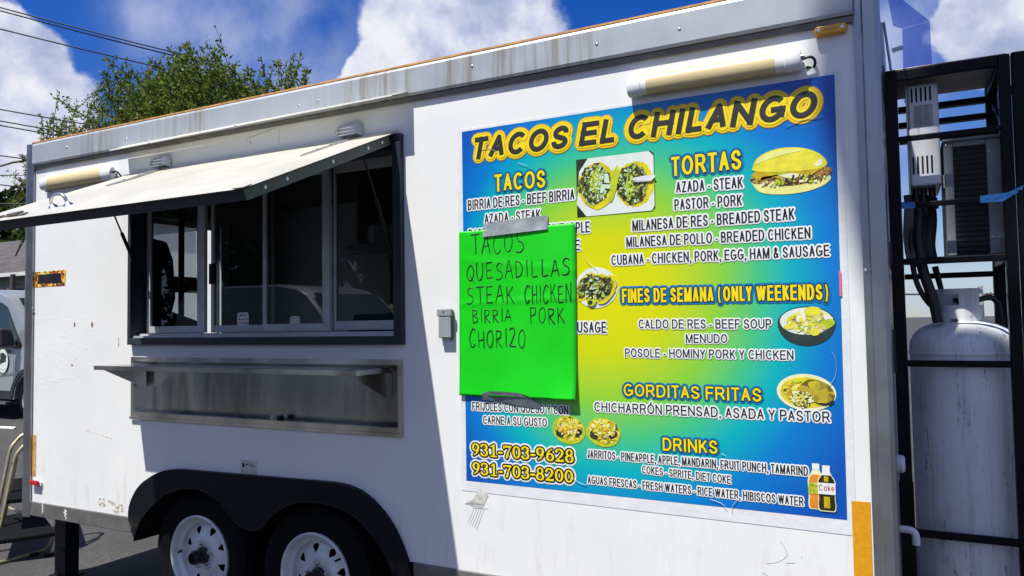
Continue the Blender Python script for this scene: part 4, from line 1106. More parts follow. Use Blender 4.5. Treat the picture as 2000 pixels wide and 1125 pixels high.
bits(b, (-1.075, 2.132), .068, .076, 90, .0035, y - 6 * d, (5, 5, 4, 7)); bits(b, (-.925, 2.12), .06, .07, 70, .0035, y - 6 * d, (5, 4, 7, 7)); bits(b, (-1.035, 2.13), .012, .03, 5, .010, y - 7.5 * d, (5,))
b.build('tacos_picture', [P_['dark'], P_['plate'], P_['tort'], P_['filling'], P_['salsa'], P_['onion'], P_['lime'], P_['dark']], banner)
b = B(); b.add([(-.918, YB - .006, 2.146), (-.838, YB - .005, 2.150), (-.832, YB - .008, 2.142), (-.850, YB - .005, 2.126), (-.910, YB - .005, 2.128), (-.92, YB - .006, 2.137)], [(0, 1, 2, 3, 4, 5)])
b.build('torn_patch', 'plastic', banner)
# sandwich roll
b = B(); y = YB
def blob(bb, pts, y, m, n=6):
    q = catmull(pts + [pts[0]], n)[:-1]; c = sum(q, Vector((0, 0))) / len(q)
    bb.add([(c.x, y, c.y)] + [(p_.x, y, p_.y) for p_ in q], [(0, 1 + k, 1 + (k + 1) % len(q)) for k in range(len(q))], m)
blob(b, [(-.482, 2.085), (-.45, 2.045), (-.37, 2.031), (-.29, 2.036), (-.235, 2.055), (-.218, 2.078), (-.25, 2.092), (-.35, 2.085), (-.44, 2.092)], y, 1)
blob(b, [(-.486, 2.094), (-.47, 2.078), (-.43, 2.074), (-.38, 2.062), (-.33, 2.060), (-.28, 2.066), (-.235, 2.078), (-.214, 2.095), (-.225, 2.112), (-.30, 2.115), (-.40, 2.118), (-.47, 2.110)], y - d, 2)
blob(b, [(-.480, 2.110), (-.455, 2.088), (-.44, 2.100), (-.40, 2.092), (-.36, 2.085), (-.33, 2.098), (-.29, 2.086), (-.265, 2.10), (-.235, 2.115), (-.27, 2.126), (-.37, 2.124), (-.45, 2.128)], y - 2 * d, 4)
blob(b, [(-.478, 2.128), (-.462, 2.165), (-.42, 2.188), (-.365, 2.196), (-.30, 2.186), (-.25, 2.160), (-.228, 2.128), (-.245, 2.112), (-.31, 2.108), (-.39, 2.112), (-.45, 2.118)], y - 3 * d, 0)
blob(b, [(-.465, 2.145), (-.45, 2.170), (-.40, 2.186), (-.35, 2.190), (-.31, 2.180), (-.36, 2.172), (-.42, 2.160)], y - 4 * d, 1)
blob(b, [(-.39, 2.098), (-.36, 2.088), (-.335, 2.082), (-.32, 2.096), (-.35, 2.104)], y - 4 * d, 3); blob(b, [(-.272, 2.122), (-.248, 2.146), (-.242, 2.130), (-.252, 2.118)], y - 4 * d, 3); blob(b, [(-.40, 2.106), (-.38, 2.112), (-.36, 2.106), (-.38, 2.100)], y - 4 * d, 6)
bits(b, (-.34, 2.078), .11, .014, 70, .0045, y - 5 * d, (2, 2, 5, 3, 6), 1.4)
b.build('sandwich_picture', [P_['bun'], P_['bun_pale'], P_['meat'], P_['cream'], P_['gold'], P_['dark'], P_['lime']], banner)
# plate of folded tacos, mostly behind the poster
b = B(); b.disc((-1.083, 1.728), .090, .080, YB, 44, 0, .0)
for i, cx in enumerate((-1.135, -1.095, -1.055)):
    b.disc((cx + .012, 1.732 - i * .006), .038, .062, YB - d * (1 + 3 * i), 30, 1, .05, -.55); b.disc((cx + .006, 1.734 - i * .006), .029, .052, YB - d * (2 + 3 * i), 28, 2, .10, -.55)
b.disc((-1.103, 1.674), .020, .018, YB - 10 * d, 24, 3); b.disc((-1.108, 1.670), .010, .009, YB - 11 * d, 14, 4, .1)
bits(b, (-1.09, 1.73), .065, .05, 60, .0033, YB - 11.5 * d, (5, 5, 4, 6))
b.build('taco_plate_picture', [P_['plate'], P_['tort'], P_['filling'], P_['lime'], P_['dark'], P_['onion'], P_['meat']], banner)
# bowl of soup
b = B(); b.disc((-.313, 1.578), .094, .058, YB, 48, 0); b.disc((-.313, 1.578), .094, .078, YB - d * .4, 40, 0, 0, 0, 180, 360); b.disc((-.313, 1.585), .086, .047, YB - d, 48, 1, .0); b.disc((-.300, 1.584), .074, .038, YB - 2 * d, 40, 2, .08)
blob(b, [(-.32, 1.622), (-.30, 1.634), (-.27, 1.630), (-.262, 1.612), (-.285, 1.602), (-.312, 1.606)], YB - 3 * d, 3); blob(b, [(-.31, 1.548), (-.292, 1.560), (-.272, 1.556), (-.272, 1.540), (-.292, 1.535)], YB - 3 * d, 3)
blob(b, [(-.388, 1.566), (-.365, 1.585), (-.345, 1.578), (-.355, 1.562), (-.375, 1.556)], YB - 3 * d, 3); blob(b, [(-.262, 1.585), (-.235, 1.592), (-.222, 1.575), (-.245, 1.558), (-.265, 1.565)], YB - 3 * d, 4)
bits(b, (-.31, 1.58), .07, .035, 50, .005, YB - 4 * d, (3, 4, 5, 2), 1.3)
b.build('soup_picture', [P_['bowl'], P_['plate'], P_['soup'], P_['bun'], P_['lime'], P_['cream']], banner)
# plate with two stuffed gorditas
b = B(); b.disc((-.321, 1.340), .096, .063, YB, 48, 0, 0, -.06); b.disc((-.321, 1.340), .084, .052, YB - d, 48, 5, 0, -.06)
b.disc((-.355, 1.338), .045, .030, YB - 2 * d, 30, 1, .06, -.5); b.disc((-.285, 1.345), .056, .038, YB - 3 * d, 30, 2, .04, -.35); b.disc((-.285, 1.332), .056, .028, YB - 2.5 * d, 30, 3, .05, -.45)
bits(b, (-.335, 1.318), .035, .028, 70, .0035, YB - 4 * d, (4, 4, 3, 1)); b.disc((-.350, 1.382), .018, .010, YB - 4 * d, 20, 6, 0, 0, 180, 360)
b.build('gordita_picture', [P_['cream'], P_['shred'], P_['gordi'], P_['dark'], P_['cream'], P_['tort'], P_['lime']], banner)
# two tostadas
b = B()
for i, cx in enumerate((-1.212, -1.066)):
    o_ = i * .0002
    b.disc((cx, 1.166 - i * .002), .071, .056, YB - o_, 40, 0, .02, -.15); b.disc((cx + .004, 1.170 - i * .002), .062, .047, YB - d - o_, 40, 1, .08, -.15)
    blob(b, [(cx + .018, 1.160), (cx + .05, 1.172), (cx + .058, 1.155), (cx + .03, 1.140)], YB - 2 * d - o_, 2); blob(b, [(cx - .05, 1.165), (cx - .02, 1.155), (cx - .03, 1.135), (cx - .055, 1.145)], YB - 2 * d - o_, 2)
    bits(b, (cx + .002, 1.178), .052, .034, 90, .0036, YB - 3 * d - o_, (3, 4, 1, 3, 5), 2.4)
b.build('tostada_picture', [P_['lime'], P_['shred'], P_['dark'], P_['bun'], P_['cream'], P_['soda']], banner)
# two soda bottles
b = B(); y = YB
def bottle(bb, cx, zb, h, w, prof, y, m):
    pts = [(cx + w * r_, zb + h * t_) for r_, t_ in prof]; n = len(pts); L2 = [(2 * cx - px, pz) for px, pz in pts]
    bb.add([(px, y, pz) for px, pz in pts + L2], [(k, k + 1, n + k + 1, n + k) for k in range(n - 1)], m)
PR = [(.78, 0), (.95, .04), (1, .15), (.92, .25), (.95, .45), (1, .62), (.9, .70), (.55, .80), (.42, .86), (.42, 1)]
bottle(b, -.298, .944, .155, .0275, PR, y, 5); bottle(b, -.298, .948, .118, .0235, [(p_[0], min(1, p_[1] * 1.2)) for p_ in PR[:8]], y - d, 0); bottle(b, -.298, 1.078, .020, .0105, [(1, 0), (1, 1)], y - d, 3)
b.box(-.324, -.273, y - 2.2 * d, y - 2 * d, .995, 1.022, 1); b.box(-.322, -.274, y - 2.2 * d, y - 2 * d, 1.023, 1.034, 6)
bits(b, (-.298, 1.008), .02, .010, 14, .0045, y - 3 * d, (4, 6), 1)
bottle(b, -.2655, .940, .155, .0290, PR, y - 4 * d, 5); bottle(b, -.2655, .944, .122, .0265, [(p_[0], min(1, p_[1] * 1.2)) for p_ in PR[:8]], y - 5 * d, 2); bottle(b, -.2655, 1.062, .030, .0115, [(1.1, 0), (1, .4), (1, 1)], y - 5 * d, 3)
b.box(-.275, -.256, y - 6.2 * d, y - 6 * d, .952, .990, 4); b.box(-.273, -.259, y - 6.2 * d, y - 6 * d, 1.040, 1.058, 4)
b.box(-.293, -.2375, y - 7.2 * d, y - 7 * d, .998, 1.036, 3)
pic = b.build('bottles_picture', [P_['soda'], P_['lime'], P_['cola'], P_['white'], P_['gold'], P_['cream'], P_['salsa']], banner)
YB_keep = YB; YB = YB - 8 * d
lettering('bottle_lettering', 'Coke', -.290, 1.010, -.241, 1.010, .020, [(P_['red'], 0)], pic, .06)
YB = YB_keep
# creases, a pink strip of old tape
b = B()
for pl in ([(-1.60, 2.330), (-1.57, 2.338), (-1.545, 2.335), (-1.515, 2.315)], [(-1.42, 2.262), (-1.395, 2.25), (-1.375, 2.242)], [(-.615, 1.112), (-.60, 1.105), (-.598, 1.085), (-.615, 1.07)], [(-1.2, .98), (-1.17, .962), (-1.14, .956)], [(-.56, .955), (-.58, .93), (-.585, .905)], [(-.66, .945), (-.62, .935), (-.60, .915)],
           [(-1.13, 1.86), (-1.115, 1.83), (-1.08, 1.80), (-1.075, 1.775)], [(-.235, 1.48), (-.222, 1.45), (-.225, 1.40), (-.25, 1.36)], [(-.235, 2.29), (-.30, 2.285), (-.36, 2.27)]):
    b.ribbon(catmull(pl, 5), [.0002] + [.0005] * (len(catmull(pl, 5)) - 2) + [.0003], YB - .0022, .0012)
b.build('crease', 'border', banner)
b = B(); b.box(-.203, -.1965, -.0048, -.0040, 1.668, 1.752); b.build('tape_strip', [P_['pink']], banner)

# ------------------------------------------------------------------ handwritten poster
poster = thing('handwritten_poster', (-1.44, -.02, 1.286), 'bright green poster board with handwritten food list, taped over the menu banner', 'poster')
b = B(); NU, NV = 24, 90; vs = []
def poster_y(u, v):                                 # v: 0 at the bottom, 1 at the top
    y = -.0085 - .002 * math.sin(u * 3.1) * math.sin(v * 2.6 + .5)
    y -= .0016 * math.exp(-((v - .555 - .02 * u) / .018) ** 2) + .0012 * math.exp(-((v - .83 + .10 * u) / .02) ** 2)
    if v < .25:
        k = (.25 - v) / .25; y -= .008 * k * k * (.35 + .65 * u) + (.010 * k * k if u > .8 else 0)
    return y
def poster_p(u, v, dy=0):
    x = (-1.714 * (1 - u) + -1.172 * u) * (1 - v) + (-1.706 * (1 - u) + -1.164 * u) * v
    z = (1.290 * (1 - u) + 1.286 * u) * (1 - v) + (1.990 * (1 - u) + 1.988 * u) * v
    return (x, poster_y(u, v) + dy, z)
for j in range(NV + 1):
    for i in range(NU + 1):
        vs.append(poster_p(i / NU, j / NV))
b.add(vs, [(j * (NU + 1) + i, j * (NU + 1) + i + 1, (j + 1) * (NU + 1) + i + 1, (j + 1) * (NU + 1) + i) for j in range(NV) for i in range(NU)])
sheet = b.build('sheet', 'poster', poster, smooth=60); sm = sheet.modifiers.new('thickness', 'SOLIDIFY'); sm.thickness = .0012; sm.offset = -1 if sheet.data.polygons[0].normal.y > 0 else 1
HW = {
    'T': [[(.0, .97), (.95, 1.0)], [(.48, .97), (.52, .5), (.55, .0)]],
    'A': [[(.0, .0), (.25, .5), (.48, 1.0), (.68, .5), (.9, .02)], [(.2, .36), (.82, .42)]],
    'C': [[(.85, .86), (.6, 1.0), (.25, .78), (.08, .4), (.25, .05), (.55, -.02), (.85, .14)]],
    'O': [[(.5, .98), (.15, .75), (.08, .3), (.38, .0), (.75, .15), (.88, .55), (.7, .92), (.45, .98)]],
    'S': [[(.85, .9), (.55, 1.0), (.2, .82), (.3, .58), (.7, .45), (.85, .2), (.55, .0), (.05, .02)]],
    'Q': [[(.5, .98), (.15, .75), (.05, .3), (.35, .02), (.75, .15), (.88, .6), (.65, .95), (.42, .97)], [(.45, .3), (.7, .05), (.98, -.12)]],
    'U': [[(.08, 1.0), (.08, .4), (.25, .03), (.6, .03), (.82, .4), (.85, 1.0)]],
    'E': [[(.12, 1.0), (.14, .0)], [(.12, .98), (.8, 1.0)], [(.13, .5), (.68, .53)], [(.14, .02), (.85, .04)]],
    'D': [[(.1, 1.0), (.14, .0)], [(.08, .98), (.55, .92), (.88, .55), (.65, .12), (.12, .0)]],
    'I': [[(.5, 1.0), (.52, .0)]],
    'L': [[(.2, 1.0), (.22, .4), (.25, .02), (.85, .05)]],
    'K': [[(.1, 1.0), (.14, .0)], [(.8, 1.0), (.18, .45)], [(.3, .55), (.9, .0)]],
    'H': [[(.1, 1.0), (.15, .0)], [(.8, 1.0), (.84, .0)], [(.12, .45), (.84, .52)]],
    'N': [[(.1, .0), (.1, 1.0)], [(.1, 1.0), (.5, .5), (.85, .02)], [(.85, .02), (.86, 1.05)]],
    'B': [[(.12, 1.0), (.16, .0)], [(.1, .98), (.6, .95), (.7, .72), (.18, .52)], [(.18, .52), (.75, .42), (.78, .12), (.16, .0)]],
    'R': [[(.12, 1.0), (.16, .0)], [(.1, .98), (.65, .95), (.7, .65), (.18, .48)], [(.18, .48), (.85, .0)]],
    'P': [[(.15, 1.0), (.2, .0)], [(.1, .97), (.7, .98), (.75, .62), (.2, .48)]],
    'Z': [[(.1, .88), (.5, 1.0), (.75, .75), (.4, .3), (.08, .03)], [(.08, .03), (.88, .0)]],
}
for wd, a, c, zb, zt in (("TACOS", -1.650, -1.383, 1.889, 1.971), ("QUESADILLAS", -1.672, -1.182, 1.782, 1.852), ("STEAK", -1.676, -1.434, 1.679, 1.748), ("CHICKEN", -1.396, -1.180, 1.675, 1.745), ("BIRRIA", -1.649, -1.450, 1.600, 1.653), ("PORK", -1.375, -1.211, 1.590, 1.654), ("CHORIZO", -1.664, -1.386, 1.495, 1.569)):
    wts = [.5 if ch == 'I' else 1 for ch in wd]; tot = sum(wts); x = a; b = B(); k = 0
    for ch, wt in zip(wd, wts):
        cw = (c - a) * wt / tot; jz = random.uniform(-.004, .004); js = random.uniform(.94, 1.06)
        for st in HW[ch]:
            curved = len(st) > 2
            P2 = [(x + cw * .05 + px * cw * .84, zb + jz + pz * (zt - zb) * js) for px, pz in st]
            P2 = catmull(P2, 6) if curved and ch not in 'AN' else [Vector(P2[0]).lerp(Vector(P2[-1]), t_ / 5) for t_ in range(6)] if len(st) == 2 else catmull(P2, 4)
            y3 = []
            for q_ in P2:
                u_ = (q_[0] + 1.71) / .542; v_ = (q_[1] - 1.288) / .70
                y3.append((q_[0], poster_y(u_, v_) - .0009, q_[1]))
            b.tube(y3, .0024 + random.uniform(-.0004, .0006), 6); k += 1
        x += cw
    b.build('handwritten_word', 'marker', poster)
b = B(); b.add([(-1.588, -.004, 2.016), (-1.50, -.005, 2.021), (-1.40, -.004, 2.026), (-1.285, -.0045, 2.030), (-1.283, -.015, 1.972), (-1.38, -.0165, 1.968), (-1.48, -.0165, 1.964), (-1.585, -.015, 1.960)], [(0, 1, 6, 7), (1, 2, 5, 6), (2, 3, 4, 5)]); b.build('duct_tape', 'duct', poster)
b = B(); b.add([(-1.600, -.0190, 1.300), (-1.565, -.0185, 1.312), (-1.50, -.0195, 1.312), (-1.42, -.0205, 1.308), (-1.38, -.0205, 1.296), (-1.33, -.010, 1.262), (-1.33, -.005, 1.244), (-1.45, -.006, 1.255), (-1.53, -.006, 1.268), (-1.598, -.012, 1.275)], [(0, 1, 8, 9), (1, 2, 7, 8), (2, 3, 7), (3, 4, 5, 7), (5, 6, 7)]); b.build('duct_tape', 'duct', poster)

# ------------------------------------------------------------------ equipment rack on the drawbar
rack = thing('equipment_rack', (.16, .63, GZ), 'black square tube rack beside the trailer holding a gas cylinder and appliances', 'rack')
RX0, RX1, RY0, RY1 = -.050, .354, .40, .865
PW = .042
def bar(x0, x1, y0, y1, z0, z1, nm='rail', m='rack', par=None):
    b_ = B(); b_.box(x0, x1, y0, y1, z0, z1); return b_.build(nm, m, par or rack, bevel=.003)
RT = 2.530
bar(RX0, RX0 + PW, RY0, RY0 + PW, GZ + .02, RT, 'post'); bar(RX1 - PW + .005, RX1, RY0, RY0 + PW, GZ + .02, RT, 'post'); bar(RX0, RX0 + PW, RY1 - PW, RY1, GZ + .02, RT, 'post'); bar(RX1 - PW, RX1, RY1 - PW, RY1, GZ + .02, RT, 'post')
XA, XB = RX0 + PW + .0005, RX1 - PW + .0045
for z0, z1 in ((2.488, 2.528), (2.254, 2.275), (2.002, 2.022), (1.788, 1.812), (1.408, 1.432), (.782, .810), (.30, .335)):
    bar(XA, XB, RY0 + .002, RY0 + .016, z0, z1)
for z0, z1 in ((2.468, 2.492), (2.402, 2.424), (2.333, 2.356), (1.752, 1.774), (.30, .335)):
    bar(XA, XB - .005, RY1 - PW + .002, RY1 - .002, z0, z1)
for x in (RX0 + .002, RX1 - PW + .004):
    for z0, z1 in ((2.488, 2.526), (1.785, 1.810), (.30, .335)):
        bar(x, x + PW - .008, RY0 + PW + .0005, RY1 - PW - .0005, z0, z1)
bar(RX0 + .01, RX1 - .01, RY0 + .01, RY1 - .01, RT + .001, RT + .005, 'top_sheet', 'ply')
bar(RX0 + .044, RX1 - .05, RY0 + .05, RY1 - .05, .336, .345, 'base_plate')
bar(.09, .335, RY0 + .045, RY1 - .05, 1.8125, 1.8165, 'shelf_plate')
bar(RX0 - .003, RX0 + PW + .004, RY0 - .006, RY0 - .0005, .40, .985, 'gusset_plate')
# diagonal brace on the right side, seen through the upper bay
b = B(); b.beam((RX1 - .02, RY0 + .06, 2.28), (RX1 - .02, RY1 - .06, 2.45), .012, .02); b.build('brace', 'rack', rack)
b = B(); b.box(XA + .0, XA + .045, RY0 - .001, RY0 + .0012, 2.0, 2.0245); b.box(XA, XA + .045, RY0 - .001, RY0 + PW, 2.0222, 2.0250); b.build('blue_tape', 'bluetape', rack)
b = B(); b.add([(.245, RY0 - .002, 2.0), (.315, RY0 - .002, 2.0), (.372, RY0 - .004, 2.035), (.378, RY0 - .005, 2.052), (.33, RY0 - .003, 2.030), (.245, RY0 - .002, 2.026)], [(0, 1, 4, 5), (1, 2, 3, 4)]); b.build('blue_tape', 'bluetape', rack)
# second bay to the right
rack2 = thing('equipment_rack', (.6, .63, GZ), 'rightmost black rack post at the edge of the photo, of a second frame', 'rack')
for x, y in ((RX1 + .004, RY0 - .004), (.80, RY0 - .004), (RX1 + .004, RY1 - PW), (.80, RY1 - PW)):
    bar(x, x + PW, y, y + PW, GZ + .01, 2.531, 'post', 'rack', rack2)
for z in (2.488, .30):
    bar(RX1 + PW + .005, .7995, RY0, RY0 + PW - .006, z, z + .038, 'rail', 'rack', rack2); bar(RX1 + PW + .005, .7995, RY1 - PW + .003, RY1 - .003, z, z + .038, 'rail', 'rack', rack2)
# drawbar of the trailer carrying the racks
b = B()
for s_ in (0, 1):
    b.hexa([(TX1 - .3, .3 + s_ * 1.3, .46), (TX1 - .3, .38 + s_ * 1.3, .46), (1.35, 1.02, .46), (1.35, .98, .46), (TX1 - .3, .3 + s_ * 1.3, .54), (TX1 - .3, .38 + s_ * 1.3, .54), (1.35, 1.02, .54), (1.35, .98, .54)])
b.build('drawbar', 'black', trailer)

# gas cylinder
tx, ty = .183, .607; TR = .1835; TZ0 = .347
tank = thing('gas_cylinder', (tx, ty, TZ0), 'tall white scratched gas cylinder standing in the black rack', 'gas cylinder')
b = B(); zt = 1.575
prof = [(0, TZ0 + .05), (.13, TZ0 + .055), (TR - .01, TZ0 + .10), (TR, TZ0 + .15), (TR, 1.448), (TR + .0035, 1.450), (TR + .0035, 1.458), (TR, 1.460), (TR, 1.475), (TR * .985, 1.497), (TR * .93, 1.520), (TR * .82, 1.543), (TR * .66, 1.560), (TR * .45, 1.572), (TR * .2, zt + .002), (0, zt + .003)]
b.lathe((tx, ty, 0), (0, 0, 1), prof, 64); b.build('body', 'tank', tank, smooth=40)
b = B(); b.lathe((tx, ty, 0), (0, 0, 1), [(.15, TZ0), (.15, TZ0 + .075), (.146, TZ0 + .075), (.146, TZ0)], 40, close=True); b.build('foot_ring', 'tank', tank, smooth=40)
# collar: rolled guard with hand holes, open on one side
CR = .082; n = 80; z0, z1 = 1.572, 1.698; rows = 12; b = B(); vs = []; fs = []
for rr_ in (CR, CR - .004):
    for j in range(rows + 1):
        for k in range(n + 1):
            a = math.radians(-20 - 285 * k / n); zz_ = z0 + (z1 - z0) * j / rows
            if j == rows: zz_ -= .012 * max(0, abs(k / n - .5) * 2 - .88) / .12
            vs.append((tx - .005 + rr_ * math.cos(a), ty + rr_ * math.sin(a), zz_))
N1 = n + 1; half = (rows + 1) * N1
def ch(j, k):
    f_ = k / n
    return 6 <= j <= 9 and (abs(f_ - .34) < .085 or abs(f_ - .02) < .05 or abs(f_ - .62) < .06) or (j < 1 and abs(f_ - .3) < .03)
for j in range(rows):
    for k in range(n):
        if ch(j, k): continue
        a = j * N1 + k; fs += [(a, a + 1, a + N1 + 1, a + N1), (half + a, half + a + N1, half + a + N1 + 1, half + a + 1)]
for k in range(n):
    fs += [(rows * N1 + k, rows * N1 + k + 1, half + rows * N1 + k + 1, half + rows * N1 + k)]
for k in (0, n):
    for j in range(rows):
        if not ch(j, min(k, n - 1)):
            fs.append((j * N1 + k, (j + 1) * N1 + k, half + (j + 1) * N1 + k, half + j * N1 + k))
b.add(vs, fs); b.build('collar', 'tank', tank, smooth=40)
b = B(); b.lathe((tx, ty, 1.575), (0, 0, 1), [(.025, 0), (.022, .03), (.014, .035), (.014, .07), (.028, .072), (.028, .088), (0, .09)], 14); b.tube([(tx, ty, 1.62), (tx + .05, ty - .0, 1.62)], .012, 10); b.build('valve', 'hub', tank, smooth=40)
# wall-hung water heater
HX = (.026, .130); HY = (.475, .80); HZ = (2.092, 2.484)
wh = thing('water_heater', (.078, .64, HZ[0]), 'white slim water heater with slotted vents hanging in the top of the rack', 'water heater')
b = B(); y0 = HY[0]
slots = []
for k in range(5):
    xx = .0415 + k * .0155
    slots += [(xx, 2.418 + .004 * 0, 2.468), (xx - .003, 2.140, 2.203)]
b.box(HX[0], HX[1], HY[0], HY[1], HZ[0], HZ[1]); b.build('cabinet', 'heater', wh, bevel=.008)
for xx, za, zb in slots:
    s = B(); w_ = .0034
    s.prism([(xx - w_, za), (xx - w_ * .6, za - .003), (xx + w_ * .6, za - .003), (xx + w_, za), (xx + w_, zb), (xx + w_ * .6, zb + .003), (xx - w_ * .6, zb + .003), (xx - w_, zb)], 'y', y0 - .0006, y0 + .003); s.build('vent_slot', 'hole', wh)
b = B(); b.box(.045, .110, y0 - .0012, y0 - .0002, 2.318, 2.402); lb = b.build('rating_label', 'label_grey', wh)
b = B()
for k in range(9):
    zz_ = 2.394 - k * .0085; b.box(.049, .049 + random.uniform(.02, .028), y0 - .0018, y0 - .0013, zz_ - .0012, zz_ + .0008); b.box(.081, .081 + random.uniform(.015, .024), y0 - .0018, y0 - .0013, zz_ - .0012, zz_ + .0008)
b.build('label_print', 'grey_dark', lb)
b = B(); b.box(.022, .0255, HY[0] + .01, HY[1], 2.06, 2.50); b.build('back_plate', 'trim', wh)
b = B()
for k, (xx, l_) in enumerate(((.045, .05), (.07, .07), (.1, .04))):
    b.tube([(xx, .56, 2.092), (xx, .56, 2.092 - l_)], .012, 10); b.tube([(xx, .56, 2.092 - l_), (xx + .005, .56, 2.05 - l_)], .016, 8)
b.build('pipe_fitting', 'hub', wh, smooth=40)
# condenser unit
AX = (.140, .338); AZ = (1.818, 2.247); AY = (.475, .80)
ac = thing('air_conditioner', (.24, .64, AZ[0]), 'grey air conditioner condenser with dark coil on the middle rack shelf', 'air conditioner')
b = B(); b.box(AX[0], AX[1], AY[0] + .012, AY[1], AZ[0], AZ[1]); b.box(AX[0], AX[0] + .030, AY[0], AY[0] + .0118, AZ[0], AZ[1]); b.box(.276, AX[1], AY[0], AY[0] + .0118, AZ[0], AZ[1]); b.box(AX[0] + .03, .276, AY[0], AY[0] + .0118, AZ[1] - .02, AZ[1]); b.build('cabinet', 'acgrey', ac, bevel=.004)
b = B(); b.box(AX[0] + .0302, .2758, AY[0] + .006, AY[0] + .0115, AZ[0] + .001, AZ[1] - .0205); b.build('coil', 'coil', ac)
b = B(); b.box(AX[0] - .004, AX[1] + .004, AY[0] - .006, AY[1], AZ[1] + .0005, AZ[1] + .012); b.build('lid', 'acgrey', ac, bevel=.004)
for x, z in ((.285, 2.20), (.285, 1.88), (.148, 2.235), (.325, 2.24)):
    screw(x, z, AY[0] - .0002, .0045, ac)
b = B(); b.box(.135, .1395, .50, .53, 2.08, 2.13); b.build('service_valve', 'plastic', ac)
b = B()
for xx, yy_ in ((.02, .60), (.055, .63), (.09, .66), (.03, .70)):
    b.tube(catmull([(xx, yy_, 2.08), (xx + .006, yy_ + .01, 1.98), (xx - .004, yy_, 1.88), (xx + .004, yy_ + .01, 1.815)], 5), .021, 10)
b.build('insulated_pipe', 'grey_dark', wh, smooth=50)
# hoses
for pts, r_, lab, nm in (
    ([(.055, .56, 2.0), (.045, .52, 1.90), (.055, .50, 1.78), (.085, .50, 1.66), (.10, .50, 1.57)], .019, 'thick black hose looping down from the water heater to the cylinder', 'hose'),
    ([(.045, .58, 2.02), (.02, .52, 1.90), (.03, .50, 1.74), (.075, .52, 1.64), (.13, .60, 1.615), (.18, .65, 1.62)], .010, 'thinner black hose running left of the thick one to the cylinder valve', 'hose'),
    ([(.19, .66, 1.625), (.26, .72, 1.66), (.31, .78, 1.655), (.33, .80, 1.58), (.335, .81, 1.40)], .011, 'black hose arching from the cylinder valve to the right rack post', 'hose')):
    tag(B().tube(catmull(pts, 8), r_, 12).build(nm, 'hose', None, smooth=50), lab, 'hose', 'black hoses in the rack')
b = B()
for k in range(5):
    b.tube(catmull([(.005 + k * .006, .55, 2.02), (-.002 + k * .007, .52, 1.90), (.01 + k * .008, .50, 1.82), (.03 + k * .005, .52, 1.79), (.045, .54, 1.85)], 6), .005, 6)
tag(b.build('cable_bundle', 'trim_dark', None, smooth=50), 'grey bundle of thin cables hanging under the water heater', 'cables')
tag(B().tube([(.10, .62, 1.79), (.118, .62, 1.70), (.122, .62, 1.685)], [.012, .010, .006], 8).build('drain_stub', 'hose', None), 'short dark drain stub pointing down above the cylinder', 'pipe')

# ------------------------------------------------------------------ step stool at the rear door
stool = thing('step_stool', (-5.6, .4, GZ), 'gold tube folding step stool with black ribbed treads at the trailer rear', 'step stool')
def plate(c4, t_):
    v = [Vector(p) for p in c4]; return B().hexa([p - Vector((0, 0, t_)) for p in v] + v)
plate([(-5.44, .135, .20), (-5.22, .41, .215), (-5.93, .71, .235), (-6.04, .51, .215)], .03).build('tread', 'ribbed', stool, bevel=.006)
plate([(-5.56, .27, .43), (-5.36, .52, .43), (-6.0, .86, .46), (-6.15, .62, .46)], .03).build('tread', 'ribbed', stool, bevel=.006)
r1 = catmull([(-5.75, .262, GZ + .012), (-5.75, .334, .206), (-5.75, .405, .552), (-5.75, .430, .675), (-5.75, .467, .732), (-5.74, .524, .782), (-5.70, .62, .80)], 5)
b = B(); b.tube(r1, .0135, 12); b.tube([p + Vector((-.012, .02, 0)) for p in r1[:16]], .011, 10); b.build('front_rail', 'gold', stool, smooth=50)
b = B(); b.tube([p + Vector((-.42, .20, 0)) for p in r1], .0135, 12); b.build('front_rail', 'gold', stool, smooth=50)
b = B(); b.tube(catmull([(-5.43, -.02, GZ + .014), (-5.42, .157, GZ + .014), (-5.415, .40, GZ + .016), (-5.412, .455, GZ + .03), (-5.41, .487, GZ + .07), (-5.41, .511, .163), (-5.46, .60, .42), (-5.62, .62, .78), (-5.70, .62, .80)], 5), .012, 12); b.build('rear_leg', 'gold', stool, smooth=50)
b = B(); b.tube([(-5.30, .429, GZ + .012), (-5.30, .45, .122), (-5.33, .50, .30), (-5.5, .60, .62)], .0115, 10); b.build('rear_leg', 'gold', stool, smooth=50)
b = B(); b.tube([(-5.9, .47, .30), (-5.55, .40, .30)], .010, 8); b.build('cross_bar', 'gold', stool, smooth=50)
for p in ((-5.415, .38, GZ + .009), (-5.43, .05, GZ + .009), (-5.30, .427, GZ + .011)):
    b = B(); b.box(p[0] - .022, p[0] + .022, p[1] - .04, p[1] + .02, GZ + .001, GZ + .022); b.build('rubber_foot', 'black', stool, bevel=.005)
b = B()
for k in range(3):
    q_ = r1[6 + 7 * k]; b.lathe((q_.x + .0, q_.y - .012, q_.z), (0, -1, 0), [(.006, 0), (.005, .004), (0, .005)], 8)
b.build('rivet', 'hub', stool)

